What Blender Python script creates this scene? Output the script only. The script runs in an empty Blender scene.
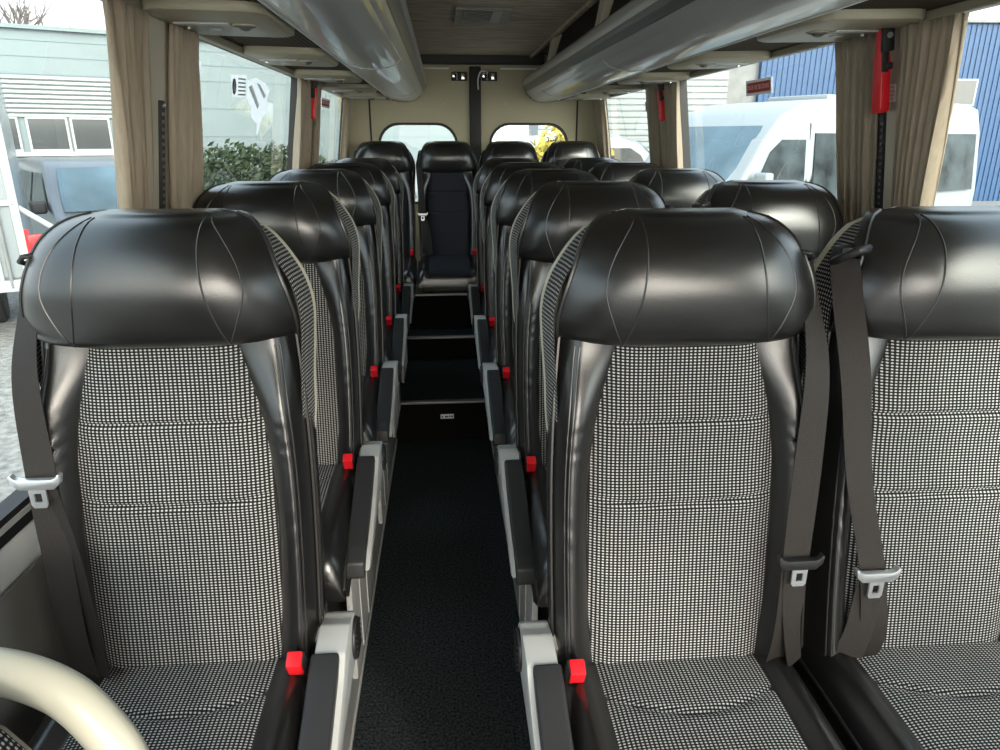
import bpy, bmesh, math, random
from mathutils import Vector, Matrix
random.seed(7)
PI = math.pi
SC = bpy.context.scene
COL = SC.collection

# ------------------------------------------------------------------ helpers
def link(o, parent=None, loc=None):
    COL.objects.link(o)
    if parent is not None:
        o.parent = parent
    if loc is not None:
        o.location = loc
    return o

def tag(o, label=None, cat=None, group=None, kind=None):
    if label: o['label'] = label
    if cat: o['category'] = cat
    if group: o['group'] = group
    if kind: o['kind'] = kind
    return o

def thing(name, label, cat, loc=(0, 0, 0), rz=0.0, group=None):
    o = bpy.data.objects.new(name, None)
    o.empty_display_size = 0.1
    link(o, None, loc)
    o.rotation_euler = (0, 0, rz)
    return tag(o, label, cat, group)

class MB:
    """collects shapes in one bmesh and links them as one mesh object"""
    def __init__(s, dz=0.0):
        s.bm = bmesh.new(); s.dz = dz
        s.uv = s.bm.loops.layers.uv.new('UVMap')
    def _merge(s, b):
        me = bpy.data.meshes.new('tmp'); b.to_mesh(me); b.free()
        s.bm.from_mesh(me); bpy.data.meshes.remove(me)
    def box(s, x0, x1, y0, y1, z0, z1, bev=0.0, seg=2):
        b = bmesh.new(); b.loops.layers.uv.new('UVMap')
        m = Matrix.Translation(((x0+x1)/2, (y0+y1)/2, (z0+z1)/2)) @ Matrix.Diagonal((abs(x1-x0), abs(y1-y0), abs(z1-z0), 1))
        bmesh.ops.create_cube(b, size=1, matrix=m)
        if bev: bmesh.ops.bevel(b, geom=b.edges[:], offset=bev, segments=seg, affect='EDGES', profile=0.6)
        s._merge(b); return s
    def prism(s, pts, axis, a0, a1, bev=0.0, seg=2):
        """pts: outline in the two other axes (in order x,y,z without axis), extruded along axis"""
        b = bmesh.new(); b.loops.layers.uv.new('UVMap')
        def mk(p, a):
            if axis == 'x': return (a, p[0], p[1])
            if axis == 'y': return (p[0], a, p[1])
            return (p[0], p[1], a)
        v0 = [b.verts.new(mk(p, a0)) for p in pts]; v1 = [b.verts.new(mk(p, a1)) for p in pts]
        n = len(pts)
        b.faces.new(v0[::-1]); b.faces.new(v1)
        for i in range(n): b.faces.new((v0[i], v0[(i+1) % n], v1[(i+1) % n], v1[i]))
        bmesh.ops.recalc_face_normals(b, faces=b.faces[:])
        if bev: bmesh.ops.bevel(b, geom=b.edges[:], offset=bev, segments=seg, affect='EDGES', profile=0.6)
        s._merge(b); return s
    def loft(s, rings, closed=True, cap0=True, cap1=True):
        bm = s.bm; R = [[bm.verts.new(p) for p in r] for r in rings]
        n = len(R[0]); fs = []
        for a, c in zip(R[:-1], R[1:]):
            for i in range(n if closed else n-1):
                j = (i+1) % n
                try: fs.append(bm.faces.new((a[i], a[j], c[j], c[i])))
                except ValueError: pass
        if closed and cap0: fs.append(bm.faces.new(R[0][::-1]))
        if closed and cap1: fs.append(bm.faces.new(R[-1]))
        if closed: bmesh.ops.recalc_face_normals(bm, faces=fs)
        return s
    def grid(s, P, UV=None):
        """P[i][j] points, UV[i][j] in metres"""
        bm = s.bm; V = [[bm.verts.new(p) for p in r] for r in P]
        for i in range(len(P)-1):
            for j in range(len(P[0])-1):
                f = bm.faces.new((V[i][j], V[i][j+1], V[i+1][j+1], V[i+1][j]))
                if UV:
                    for l, (a, c) in zip(f.loops, ((i, j), (i, j+1), (i+1, j+1), (i+1, j))):
                        l[s.uv].uv = UV[a][c]
        return s
    def tube(s, path, r, n=8, closed=False, flat=None):
        path = [Vector(p) for p in path]; m = len(path); rings = []
        rr = r if isinstance(r, (list, tuple)) else [r]*m
        up = None
        for i, p in enumerate(path):
            if closed: t = path[(i+1) % m]-path[i-1]
            else: t = path[min(i+1, m-1)]-path[max(i-1, 0)]
            t.normalize()
            if up is None:
                up = Vector((0, 0, 1)) if abs(t.z) < .9 else Vector((0, 1, 0))
            a = t.cross(up)
            if a.length < 1e-5: a = t.cross(Vector((1, 0, 0)))
            a.normalize(); b = a.cross(t).normalized(); up = b
            rings.append([p+a*(math.cos(2*PI*k/n)*rr[i])+b*(math.sin(2*PI*k/n)*rr[i]) for k in range(n)])
        if closed: rings.append(rings[0]); 
        return s.loft(rings, True, not closed, not closed)
    def ribbon(s, path, w, th=0.0016):
        """path: list of (point, widthdir)"""
        rings = []
        for i, (p, wd) in enumerate(path):
            p = Vector(p); wd = Vector(wd).normalized()
            t = (Vector(path[min(i+1, len(path)-1)][0])-Vector(path[max(i-1, 0)][0])).normalized()
            nn = t.cross(wd).normalized()
            ww = w if not isinstance(w, (list, tuple)) else w[i]
            rings.append([p-wd*ww/2-nn*th/2, p+wd*ww/2-nn*th/2, p+wd*ww/2+nn*th/2, p-wd*ww/2+nn*th/2])
        return s.loft(rings)
    def ball(s, c, r, sub=2, sc=(1, 1, 1)):
        b = bmesh.new(); b.loops.layers.uv.new('UVMap')
        bmesh.ops.create_icosphere(b, subdivisions=sub, radius=r, matrix=Matrix.Translation(c) @ Matrix.Diagonal((sc[0], sc[1], sc[2], 1)))
        s._merge(b); return s
    def cyl(s, c, r, h, axis='z', n=20, bev=0.0):
        b = bmesh.new(); b.loops.layers.uv.new('UVMap')
        rot = {'z': Matrix(), 'x': Matrix.Rotation(PI/2, 4, 'Y'), 'y': Matrix.Rotation(PI/2, 4, 'X')}[axis]
        bmesh.ops.create_cone(b, cap_ends=True, segments=n, radius1=r, radius2=r, depth=h, matrix=Matrix.Translation(c) @ rot)
        if bev: bmesh.ops.bevel(b, geom=[e for e in b.edges if len(e.link_faces) == 2 and any(len(f.verts) > 4 for f in e.link_faces)], offset=bev, segments=2, affect='EDGES')
        s._merge(b); return s
    def plate_hole(s, outer, inner, frame, th):
        """flat plate with a hole; outer/inner 2D outlines; frame(u,v,d) gives a point"""
        b = bmesh.new(); b.loops.layers.uv.new('UVMap')
        es = []
        for loop in (outer, inner):
            vs = [b.verts.new((p[0], p[1], 0)) for p in loop]
            es += [b.edges.new((vs[i], vs[(i+1) % len(vs)])) for i in range(len(vs))]
        bmesh.ops.triangle_fill(b, edges=es, use_beauty=True, use_dissolve=False)
        r = bmesh.ops.extrude_face_region(b, geom=b.faces[:])
        for v in r['geom']:
            if isinstance(v, bmesh.types.BMVert): v.co.z = th
        for v in b.verts: v.co = Vector(frame(v.co.x, v.co.y, v.co.z))
        bmesh.ops.recalc_face_normals(b, faces=b.faces[:])
        s._merge(b); return s
    def build(s, name, mat, parent=None, smooth=40, fn=None):
        bm = s.bm
        if fn:
            for v in bm.verts: v.co = Vector(fn(v.co))
        if s.dz:
            for v in bm.verts: v.co.z += s.dz
        me = bpy.data.meshes.new(name); bm.to_mesh(me); bm.free()
        for m in (mat if isinstance(mat, (list, tuple)) else [mat]): me.materials.append(m)
        if smooth:
            me.shade_smooth(); me.set_sharp_from_angle(angle=math.radians(smooth))
        o = bpy.data.objects.new(name, me)
        return link(o, parent)

def interp(tab, x):
    """smooth interpolation through (x, y) pairs"""
    if x <= tab[0][0]: return tab[0][1]
    if x >= tab[-1][0]: return tab[-1][1]
    n = len(tab)
    for i in range(n-1):
        if tab[i][0] <= x <= tab[i+1][0]:
            x0, y0 = tab[i]; x1, y1 = tab[i+1]; h = x1-x0; t = (x-x0)/h
            def sl(k):
                a, b = tab[max(k-1, 0)], tab[min(k+1, n-1)]
                return (b[1]-a[1])/(b[0]-a[0])
            m0, m1 = sl(i)*h, sl(i+1)*h
            return (2*t**3-3*t*t+1)*y0+(t**3-2*t*t+t)*m0+(-2*t**3+3*t*t)*y1+(t**3-t*t)*m1

def lin(a, b, n): return [a+(b-a)*i/(n-1) for i in range(n)]
def spline(P, n):
    """catmull-rom through points"""
    P = [Vector(p) for p in P]; out = []
    m = len(P)
    for k in range(n):
        u = k/(n-1)*(m-1); i = min(int(u), m-2); t = u-i
        p0, p1, p2, p3 = P[max(i-1, 0)], P[i], P[i+1], P[min(i+2, m-1)]
        out.append(0.5*((2*p1)+(p2-p0)*t+(2*p0-5*p1+4*p2-p3)*t*t+(3*p1-p0-3*p2+p3)*t**3))
    return out

# ------------------------------------------------------------------ materials
def newmat(name):
    m = bpy.data.materials.new(name); m.use_nodes = True
    nt = m.node_tree; b = nt.nodes['Principled BSDF']
    return m, nt, b
def node(nt, t, **kw):
    n = nt.nodes.new(t)
    for k, v in kw.items(): setattr(n, k, v)
    return n
def plain(name, col, rough=0.5, metal=0.0, spec=0.5, bump=0.0, bscale=200.0, vary=0.0, vscale=8.0, stretch=None, coat=0.0):
    m, nt, b = newmat(name)
    b.inputs['Base Color'].default_value = (*col, 1)
    b.inputs['Roughness'].default_value = rough
    b.inputs['Metallic'].default_value = metal
    b.inputs['Specular IOR Level'].default_value = spec
    b.inputs['Coat Weight'].default_value = coat
    tc = node(nt, 'ShaderNodeTexCoord')
    src = tc.outputs['Object']
    if stretch:
        mp = node(nt, 'ShaderNodeMapping'); mp.inputs['Scale'].default_value = stretch
        nt.links.new(src, mp.inputs['Vector']); src = mp.outputs['Vector']
    if vary:
        n = node(nt, 'ShaderNodeTexNoise'); n.inputs['Scale'].default_value = vscale; n.inputs['Detail'].default_value = 5
        nt.links.new(src, n.inputs['Vector'])
        r = node(nt, 'ShaderNodeMapRange'); r.inputs['From Min'].default_value = .25; r.inputs['From Max'].default_value = .75
        r.inputs['To Min'].default_value = 1-vary; r.inputs['To Max'].default_value = 1+vary
        nt.links.new(n.outputs['Fac'], r.inputs['Value'])
        mx = node(nt, 'ShaderNodeMix', data_type='RGBA', blend_type='MULTIPLY'); mx.inputs['Factor'].default_value = 1
        mx.inputs['A'].default_value = (*col, 1)
        nt.links.new(r.outputs['Result'], mx.inputs['B'])
        nt.links.new(mx.outputs['Result'], b.inputs['Base Color'])
    if bump:
        n = node(nt, 'ShaderNodeTexNoise'); n.inputs['Scale'].default_value = bscale; n.inputs['Detail'].default_value = 3
        nt.links.new(src, n.inputs['Vector'])
        bp = node(nt, 'ShaderNodeBump'); bp.inputs['Strength'].default_value = bump; bp.inputs['Distance'].default_value = .002
        nt.links.new(n.outputs['Fac'], bp.inputs['Height']); nt.links.new(bp.outputs['Normal'], b.inputs['Normal'])
    return m

def fabric(name, mid, dot, dash, px=0.0068, pz=0.0050):
    """woven upholstery: pale dots in rows with dark dashes between, in UV metres"""
    m, nt, b = newmat(name)
    uv = node(nt, 'ShaderNodeUVMap'); uv.uv_map = 'UVMap'
    def mask(ox, oy, wx, wy):
        mp = node(nt, 'ShaderNodeMapping')
        mp.inputs['Scale'].default_value = (1/px, 1/pz, 1); mp.inputs['Location'].default_value = (ox, oy, 0)
        nt.links.new(uv.outputs['UV'], mp.inputs['Vector'])
        fr = node(nt, 'ShaderNodeVectorMath', operation='FRACTION'); nt.links.new(mp.outputs['Vector'], fr.inputs[0])
        sb = node(nt, 'ShaderNodeVectorMath', operation='SUBTRACT'); sb.inputs[1].default_value = (.5, .5, 0); nt.links.new(fr.outputs[0], sb.inputs[0])
        ab = node(nt, 'ShaderNodeVectorMath', operation='ABSOLUTE'); nt.links.new(sb.outputs[0], ab.inputs[0])
        sx = node(nt, 'ShaderNodeSeparateXYZ'); nt.links.new(ab.outputs[0], sx.inputs[0])
        outs = []
        for ax, w in (('X', wx), ('Y', wy)):
            r = node(nt, 'ShaderNodeMapRange'); r.inputs['From Min'].default_value = w-.05; r.inputs['From Max'].default_value = w+.05
            r.inputs['To Min'].default_value = 1; r.inputs['To Max'].default_value = 0
            nt.links.new(sx.outputs[ax], r.inputs['Value']); outs.append(r.outputs['Result'])
        mu = node(nt, 'ShaderNodeMath', operation='MULTIPLY'); nt.links.new(outs[0], mu.inputs[0]); nt.links.new(outs[1], mu.inputs[1])
        return mu.outputs[0]
    d = mask(0, 0, .25, .23); k = mask(.5, .5, .34, .26)
    a = node(nt, 'ShaderNodeMix', data_type='RGBA'); a.inputs['A'].default_value = (*mid, 1); a.inputs['B'].default_value = (*dash, 1); nt.links.new(k, a.inputs['Factor'])
    c = node(nt, 'ShaderNodeMix', data_type='RGBA'); c.inputs['B'].default_value = (*dot, 1); nt.links.new(d, c.inputs['Factor']); nt.links.new(a.outputs['Result'], c.inputs['A'])
    nt.links.new(c.outputs['Result'], b.inputs['Base Color'])
    b.inputs['Roughness'].default_value = .9; b.inputs['Specular IOR Level'].default_value = .2
    bp = node(nt, 'ShaderNodeBump'); bp.inputs['Strength'].default_value = .4; bp.inputs['Distance'].default_value = .001
    nt.links.new(d, bp.inputs['Height']); nt.links.new(bp.outputs['Normal'], b.inputs['Normal'])
    return m

def glassmat(name, tint=(0.93, 0.97, 0.97), rough=0.0):
    m = bpy.data.materials.new(name); m.use_nodes = True; nt = m.node_tree
    for n in list(nt.nodes): nt.nodes.remove(n)
    o = node(nt, 'ShaderNodeOutputMaterial'); t = node(nt, 'ShaderNodeBsdfTransparent'); t.inputs['Color'].default_value = (*tint, 1)
    g = node(nt, 'ShaderNodeBsdfGlossy'); g.inputs['Roughness'].default_value = rough
    f = node(nt, 'ShaderNodeFresnel'); f.inputs['IOR'].default_value = 1.35
    mx = node(nt, 'ShaderNodeMixShader')
    ge = node(nt, 'ShaderNodeNewGeometry'); iv = node(nt, 'ShaderNodeMath', operation='SUBTRACT'); iv.inputs[0].default_value = 1
    nt.links.new(ge.outputs['Backfacing'], iv.inputs[1])
    mm = node(nt, 'ShaderNodeMath', operation='MULTIPLY'); nt.links.new(f.outputs[0], mm.inputs[0]); nt.links.new(iv.outputs[0], mm.inputs[1])
    nt.links.new(mm.outputs[0], mx.inputs[0]); nt.links.new(t.outputs[0], mx.inputs[1]); nt.links.new(g.outputs[0], mx.inputs[2])
    nt.links.new(mx.outputs[0], o.inputs['Surface'])
    return m

def mesh_grille(name):
    m, nt, b = newmat(name)
    tc = node(nt, 'ShaderNodeTexCoord')
    ck = node(nt, 'ShaderNodeTexChecker'); ck.inputs['Scale'].default_value = 95
    mp = node(nt, 'ShaderNodeMapping'); mp.inputs['Rotation'].default_value = (0, 0, PI/4)
    nt.links.new(tc.outputs['Object'], mp.inputs['Vector']); nt.links.new(mp.outputs['Vector'], ck.inputs['Vector'])
    ck.inputs['Color1'].default_value = (.11, .085, .06, 1); ck.inputs['Color2'].default_value = (.012, .010, .009, 1)
    nt.links.new(ck.outputs['Color'], b.inputs['Base Color']); b.inputs['Roughness'].default_value = .8; b.inputs['Specular IOR Level'].default_value = .08
    return m

M = {}
M['leather'] = plain('black_leather', (.0078, .0075, .0072), .29, 0, 1.0, bump=.12, bscale=420)
M['seam'] = plain('leather_piping', (.02, .019, .018), .34, 0, .7)
M['fabric'] = fabric('dotted_fabric', (.027, .027, .028), (.46, .46, .45), (.006, .006, .006))
M['fabricdark'] = plain('plain_dark_fabric', (.022, .024, .03), .85, 0, .25, bump=.3, bscale=600)
M['shell'] = plain('beige_back_shell', (.50, .48, .38), .45)
M['grey'] = plain('pale_grey_plastic', (.46, .47, .46), .42)
M['panel'] = plain('grey_metal_panel', (.36, .36, .35), .4, .15, vary=.12, vscale=3)
M['black'] = plain('black_plastic', (.014, .014, .015), .45)
M['pad'] = plain('dark_armrest_pad', (.022, .023, .024), .5, bump=.1, bscale=500)
M['red'] = plain('red_plastic', (.72, .012, .02), .35)
M['belt'] = plain('dark_webbing', (.019, .016, .014), .6, 0, .3, bump=.5, bscale=900)
M['steel'] = plain('bright_steel', (.75, .77, .80), .28, .85)
M['carpet'] = plain('charcoal_carpet', (.026, .031, .033), .95, 0, .05, bump=1.0, bscale=260, vary=1.0, vscale=130)
M['nose'] = plain('aluminium_nosing', (.26, .26, .26), .4, .5)
M['riser'] = plain('black_riser_board', (.004, .0035, .0035), .7, 0, .08)
M['wall'] = plain('light_side_trim', (.72, .74, .74), .45)
M['pillar'] = plain('taupe_pillar_trim', (.48, .43, .34), .6)
M['rear'] = plain('olive_beige_trim', (.42, .38, .26), .6, vary=.06, vscale=3)
M['rubber'] = plain('black_rubber', (.012, .012, .013), .55)
M['curtain'] = plain('taupe_curtain_cloth', (.43, .365, .28), .85, 0, .2, bump=.5, bscale=700, vary=.12, vscale=30, stretch=(6, 6, .5))
M['rack'] = plain('silver_grey_plastic', (.50, .50, .49), .30, .25, .6, coat=.3)
M['rackdark'] = plain('dark_grey_plastic', (.13, .13, .125), .35, .2, .5)
M['chrome'] = plain('chrome_bead', (.8, .8, .78), .15, .95)
M['bead'] = plain('bright_bead', (.80, .80, .78), .3, .1)  # chrome highlight put into the colour: pale plastic that looks bright without reflecting
M['psu'] = plain('beige_service_panel', (.33, .30, .215), .42)
M['grille'] = mesh_grille('mesh_grille')
M['ceil'] = plain('brown_ceiling_textile', (.47, .40, .31), .8, 0, .3, bump=.4, bscale=60, vary=.42, vscale=7, stretch=(1.0, 6, 1))
M['ceildark'] = plain('dark_brown_lining', (.11, .09, .07), .75, vary=.2, vscale=5)
M['glass'] = glassmat('window_glass')
M['lowtrim'] = plain('taupe_lower_trim', (.19, .18, .165), .6)
M['cream'] = plain('cream_plastic', (.50, .485, .40), .35)
def translucent(m, k, col):
    nt = m.node_tree; b = nt.nodes['Principled BSDF']; o = [n for n in nt.nodes if n.type == 'OUTPUT_MATERIAL'][0]
    t = node(nt, 'ShaderNodeBsdfTranslucent'); t.inputs['Color'].default_value = (*col, 1)
    mx = node(nt, 'ShaderNodeMixShader'); mx.inputs[0].default_value = k
    nt.links.new(b.outputs[0], mx.inputs[1]); nt.links.new(t.outputs[0], mx.inputs[2]); nt.links.new(mx.outputs[0], o.inputs['Surface'])
translucent(M['curtain'], .22, (.60, .47, .33))
M['white'] = plain('white_paper', (.85, .85, .85), .6)
M['sticker'] = plain('thin_white_vinyl', (.9, .9, .9), .5); translucent(M['sticker'], .75, (.98, .98, .98))
M['stickergrey'] = plain('thin_grey_vinyl', (.7, .7, .7), .5); translucent(M['stickergrey'], .6, (.72, .72, .70))
M['signred'] = plain('sign_red', (.38, .025, .03), .5)
M['pink'] = plain('pale_pink_lettering', (.80, .48, .46), .5)
M['ink'] = plain('dark_ink', (.05, .05, .05), .6)
M['textgrey'] = plain('grey_ink', (.35, .36, .33), .6)

# ------------------------------------------------------------------ seats
ZP = 0.22          # seat platform height above the aisle
FW = [(.60, .135), (.66, .142), (.80, .154), (1.0, .156), (1.12, .143), (1.25, .109), (1.30, .10)]
HW = [(.58, .200), (.70, .207), (.95, .211), (1.10, .208), (1.25, .198), (1.30, .190)]
def by(z): return .04-(1.25-z)*.14
def backfront(x, z):
    a = abs(x); w = interp(FW, z); hw = interp(HW, z)
    if a < w-1e-6: return by(z)+.012
    t = min((a-w)/(hw-w), 1); q = .66
    h = min(max((z-1.12)/.12, 0), 1); am = .030*(1-.85*h*h*(3-2*h))   # the ridge dies out under the headrest
    if t < q: y = by(z)+.006*(1-t/q)**3-am*math.sin(PI/2*t/q)**.85
    else: y = by(z)-am+(.034+am)*((t-q)/(1-q))**1.9
    # creases where the cover is gathered on the belt-side bolster
    k = 1.0 if x*BELT[0] < 0 else .75
    env = math.exp(-((z-1.085)/.038)**2)*math.sin(PI*min(t*1.15, 1))*k
    y += env*.0050*math.sin((z+(a-w)*.55)*2*PI/.026+1.5*math.sin((a-w)*60))
    env2 = math.exp(-((z-.93)/.05)**2)*math.sin(PI*t)*k
    y += env2*.0016*math.sin((z-a*.5)*2*PI/.04)
    return y
BELT = [1]
HH0 = [(1.232, .192), (1.245, .198), (1.27, .201), (1.31, .197), (1.36, .184), (1.40, .167), (1.43, .150), (1.448, .132), (1.458, .112)]
HZ = lambda z: 1.238+(z-1.232)*.872   # the cushion's true height
HH = [(1.238, 0.2006), (1.249, 0.2069), (1.27, 0.2090), (1.31, 0.2027), (1.345, 0.1923), (1.365, 0.1850), (1.385, 0.1777), (1.405, 0.1672), (1.42, 0.1536), (1.427, 0.1432), (1.432, 0.1317), (1.4352, 0.1149)]
HY0 = [(1.232, .020), (1.240, -.002), (1.252, -.013), (1.28, -.022), (1.33, -.030), (1.37, -.026), (1.41, -.010), (1.435, .012), (1.45, .034), (1.458, .058)]
HY = [(HZ(a), b) for a, b in HY0]
def headfront(x, z):
    hw = interp(HH, z); t = min(abs(x)/hw, 1)
    y = interp(HY, z)
    return y+.012*t**2+.058*t**4.5
def fabric_panel(pts_fn, us, vs): ...

def make_backrest(root, dz):
    mb = MB(dz)
    zs = lin(.60, 1.262, 62); rings = []
    for z in zs:
        hw = interp(HW, z); w = interp(FW, z); xs = lin(-hw, -w, 18)+lin(-w, w, 11)[1:-1]+lin(w, hw, 18)
        # denser near the edges
        r = [(x, backfront(x, z), z) for x in xs]
        yb = by(z)+.105
        for a in (.35, .75): r.append((hw+.004, by(z)+.034+(yb-by(z)-.034)*a, z))
        for k in range(7):
            an = PI*k/6; r.append((math.cos(an)*(hw-.012), yb+math.sin(an)*.02, z))
        for a in (.75, .35): r.append((-hw-.004, by(z)+.034+(yb-by(z)-.034)*a, z))
        rings.append(r)
    mb.loft(rings)
    o = mb.build('backrest', M['leather'], root, 60)
    # stitched welts down each flank
    for sx in (-1, 1):
        for off, r in ((.0, .0032), (.022, .0024)):
            m2 = MB(dz)
            m2.tube([(sx*(interp(HW, z)+.0035), by(z)+.036+off, z) for z in lin(.62, 1.245, 30)], r, 6)
            w = m2.build('piping', M['seam'], o)
        for tq in (.72, .80):
            m2 = MB(dz)
            pts = []
            for z in lin(.64, 1.235, 60):
                w0 = interp(FW, z); x = sx*(w0+(interp(HW, z)-w0)*tq); pts.append((x, backfront(x, z)-.0004, z))
            m2.tube(pts, .0016, 6); m2.build('piping', M['seam'], o)
    return o

def make_panel(root, dz, mat):
    mb = MB(dz); P = []; UV = []
    for z in lin(.645, 1.248, 90):
        w = interp(FW, z)+.003; row = []; uvr = []
        for u in lin(-1, 1, 31):
            x = u*w
            y = by(z)-.011*(1-u**6)+.006*u**6-.002
            for zc, bow in ((1.112, 0.0), (.985, -.012)):
                g = math.exp(-((z-zc-bow*(1-u*u))/.0045)**2)
                y += .007*g*(1-u**8)
                y -= .0030*math.exp(-((z-zc-bow*(1-u*u))/.03)**2)*(1-u**8)
            row.append((x, y, z)); uvr.append((x, z))
        P.append(row); UV.append(uvr)
    mb.grid(P, UV)
    return mb.build('fabric_panel', mat, root, 70)

def make_headrest(root, dz):
    mb = MB(dz); rings = []
    zs = [HZ(q) for q in [1.232, 1.236, 1.240, 1.246, 1.253, 1.262] + lin(1.275, 1.43, 24) + [1.437, 1.443, 1.448, 1.452, 1.4555, 1.458]]
    for z in zs:
        hw = interp(HH, z)
        xs = [hw*math.sin(u*PI/2) for u in lin(-1, 1, 43)]
        r = [(x, headfront(x, z), z) for x in xs]
        ye = headfront(hw, z)
        r += [(hw*.995, ye+.012, z), (hw*.97, max(ye+.03, .10), z), (0, max(ye+.03, .10), z), (-hw*.97, max(ye+.03, .10), z), (-hw*.995, ye+.012, z)]
        rings.append(r)
    # the crown rolls over to the back
    zt = HZ(1.458)
    for k in range(1, 5):
        an = k/4*PI/2
        hw = interp(HH, zt)-.022*math.sin(an)
        xs = [hw*math.sin(u*PI/2) for u in lin(-1, 1, 43)]
        z = zt+.006*math.sin(an); yoff = .03*(1-math.cos(an))
        r = [(x, min(headfront(x*interp(HH, zt)/hw, zt)+yoff, .125), z) for x in xs]
        r += [(hw*.99, .128, z), (hw*.9, .13, z), (0, .13, z), (-hw*.9, .13, z), (-hw*.99, .128, z)]
        rings.append(r)
    mb.loft(rings)
    o = mb.build('headrest', M['leather'], root, 65)
    # edge piping and the fan of seams
    for sx in (-1, 1):
        m2 = MB(dz)
        m2.tube([(sx*interp(HH, z), headfront(interp(HH, z), z)-.001, z) for z in lin(HZ(1.24), HZ(1.458), 30)], .0030, 6)
        m2.build('piping', M['seam'], o)
        A = [(1.242, .116), (1.28, .105), (1.33, .095), (1.39, .088), (1.458, .084)]
        B = [(1.242, .117), (1.28, .132), (1.33, .146), (1.365, .144), (1.40, .132), (1.43, .114), (1.458, .090)]
        for T in ([(HZ(q), w) for q, w in A], [(HZ(q), w) for q, w in B]):
            m2 = MB(dz)
            m2.tube([(sx*interp(T, z), headfront(interp(T, z), z)+.0004, z) for z in lin(HZ(1.242), HZ(1.456), 34)], .0017, 6)
            m2.build('seam', M['seam'], o)
    return o

OUT = [(1.06, 0.2132), (1.10, 0.2174), (1.16, 0.2194), (1.23, 0.2246), (1.285, 0.2257), (1.33, 0.2142), (1.365, 0.1945), (1.395, 0.1716), (1.415, 0.1487), (1.427, 0.1165)]
def outline(sc, zshift=0.0):
    pts = []
    zs = lin(1.06, 1.427, 26)
    for z in zs: pts.append((interp(OUT, z)*sc, z+zshift))
    top = interp(OUT, 1.427)*sc
    for u in lin(.85, -.85, 9): pts.append((top*u, 1.433+zshift))
    for z in zs[::-1]: pts.append((-interp(OUT, z)*sc, z+zshift))
    return pts
def make_gusset(root, dz, mat):
    mb = MB(dz); P = []; UV = []
    ol = outline(1.0); L = [0]
    for a, b in zip(ol[:-1], ol[1:]): L.append(L[-1]+math.hypot(b[0]-a[0], b[1]-a[1]))
    for y, sc, dzz in ((.058, .945, -.004), (.075, .965, -.001), (.095, .985, 0), (.115, .995, 0), (.130, .985, -.002), (.14, .94, -.01)):
        row = [(x, y+(1.25-z)*-.10, z) for x, z in outline(sc, dzz)]
        P.append(row); UV.append([(l, y) for l in L])
    mb.grid(P, UV)
    return mb.build('side_gusset', mat, root, 70)
def make_shell(root, dz):
    mb = MB(dz); rings = []
    def ol(sc, dzz):
        p = outline(sc, dzz)
        low = [(-interp(HW, z)*sc*.97, z) for z in lin(1.03, .66, 14)]
        return p+low+[(-x, z) for x, z in low[::-1]]
    for y, sc, dzz in ((.118, .985, -.003), (.128, 1.004, 0), (.140, .99, -.003), (.152, .93, -.012), (.162, .80, -.03), (.166, .5, -.06)):
        rings.append([(x, y+(z-1.25)*.12, z) for x, z in ol(sc, dzz)])
    mb.loft(rings)
    return mb.build('back_shell', M['shell'], root, 60)

CZ = [(-.49, .600), (-.478, .632), (-.45, .652), (-.38, .668), (-.25, .676), (-.10, .682), (.03, .680)]
def custop(x, y):
    z = interp(CZ, y); a = abs(x)
    if a > .15:
        t = min((a-.15)/.065, 1)
        z += .016*math.sin(PI*t**.8)-.030*t**4
    return z
def make_cushion(root, dz, mat):
    mb = MB(dz); rings = []
    for y in lin(-.49, .035, 44):
        r = [(x, y, custop(x, y)) for x in lin(-.215, .215, 41)]
        zb = .555
        for k in (.4, .8): r.append((.217, y, custop(.215, y)*(1-k)+zb*k))
        r += [(.205, y, zb), (0, y, zb), (-.205, y, zb)]
        for k in (.8, .4): r.append((-.217, y, custop(.215, y)*(1-k)+zb*k))
        rings.append(r)
    mb.loft(rings)
    o = mb.build('cushion', M['leather'], root, 60)
    for sx in (-1, 1):
        for k, zo in ((0, -.004), (1, -.055), (2, -.085)):
            m2 = MB(dz)
            m2.tube([(sx*.2165, y, custop(.215, y)+zo) if zo > -.05 or y > -.46 else (sx*.2165, y, max(custop(.215, y)+zo, .56)) for y in lin(-.485, -.02, 24)], .0034, 6)
            m2.build('piping', M['seam'], o)
    mb = MB(dz); P = []; UV = []
    for y in lin(-.486, -.035, 70):
        row = []; uvr = []
        for u in lin(-1, 1, 27):
            x = u*.150
            z = interp(CZ, y)+.009*(1-u**6)-.002
            ys = -.165+.05*u*u
            z -= .006*math.exp(-((y-ys)/.005)**2)*(1-u**8)
            row.append((x, y, z)); uvr.append((x, y))
        P.append(row); UV.append(uvr)
    mb.grid(P, UV)
    mb.build('cushion_panel', mat, root, 70)
    return o

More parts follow.
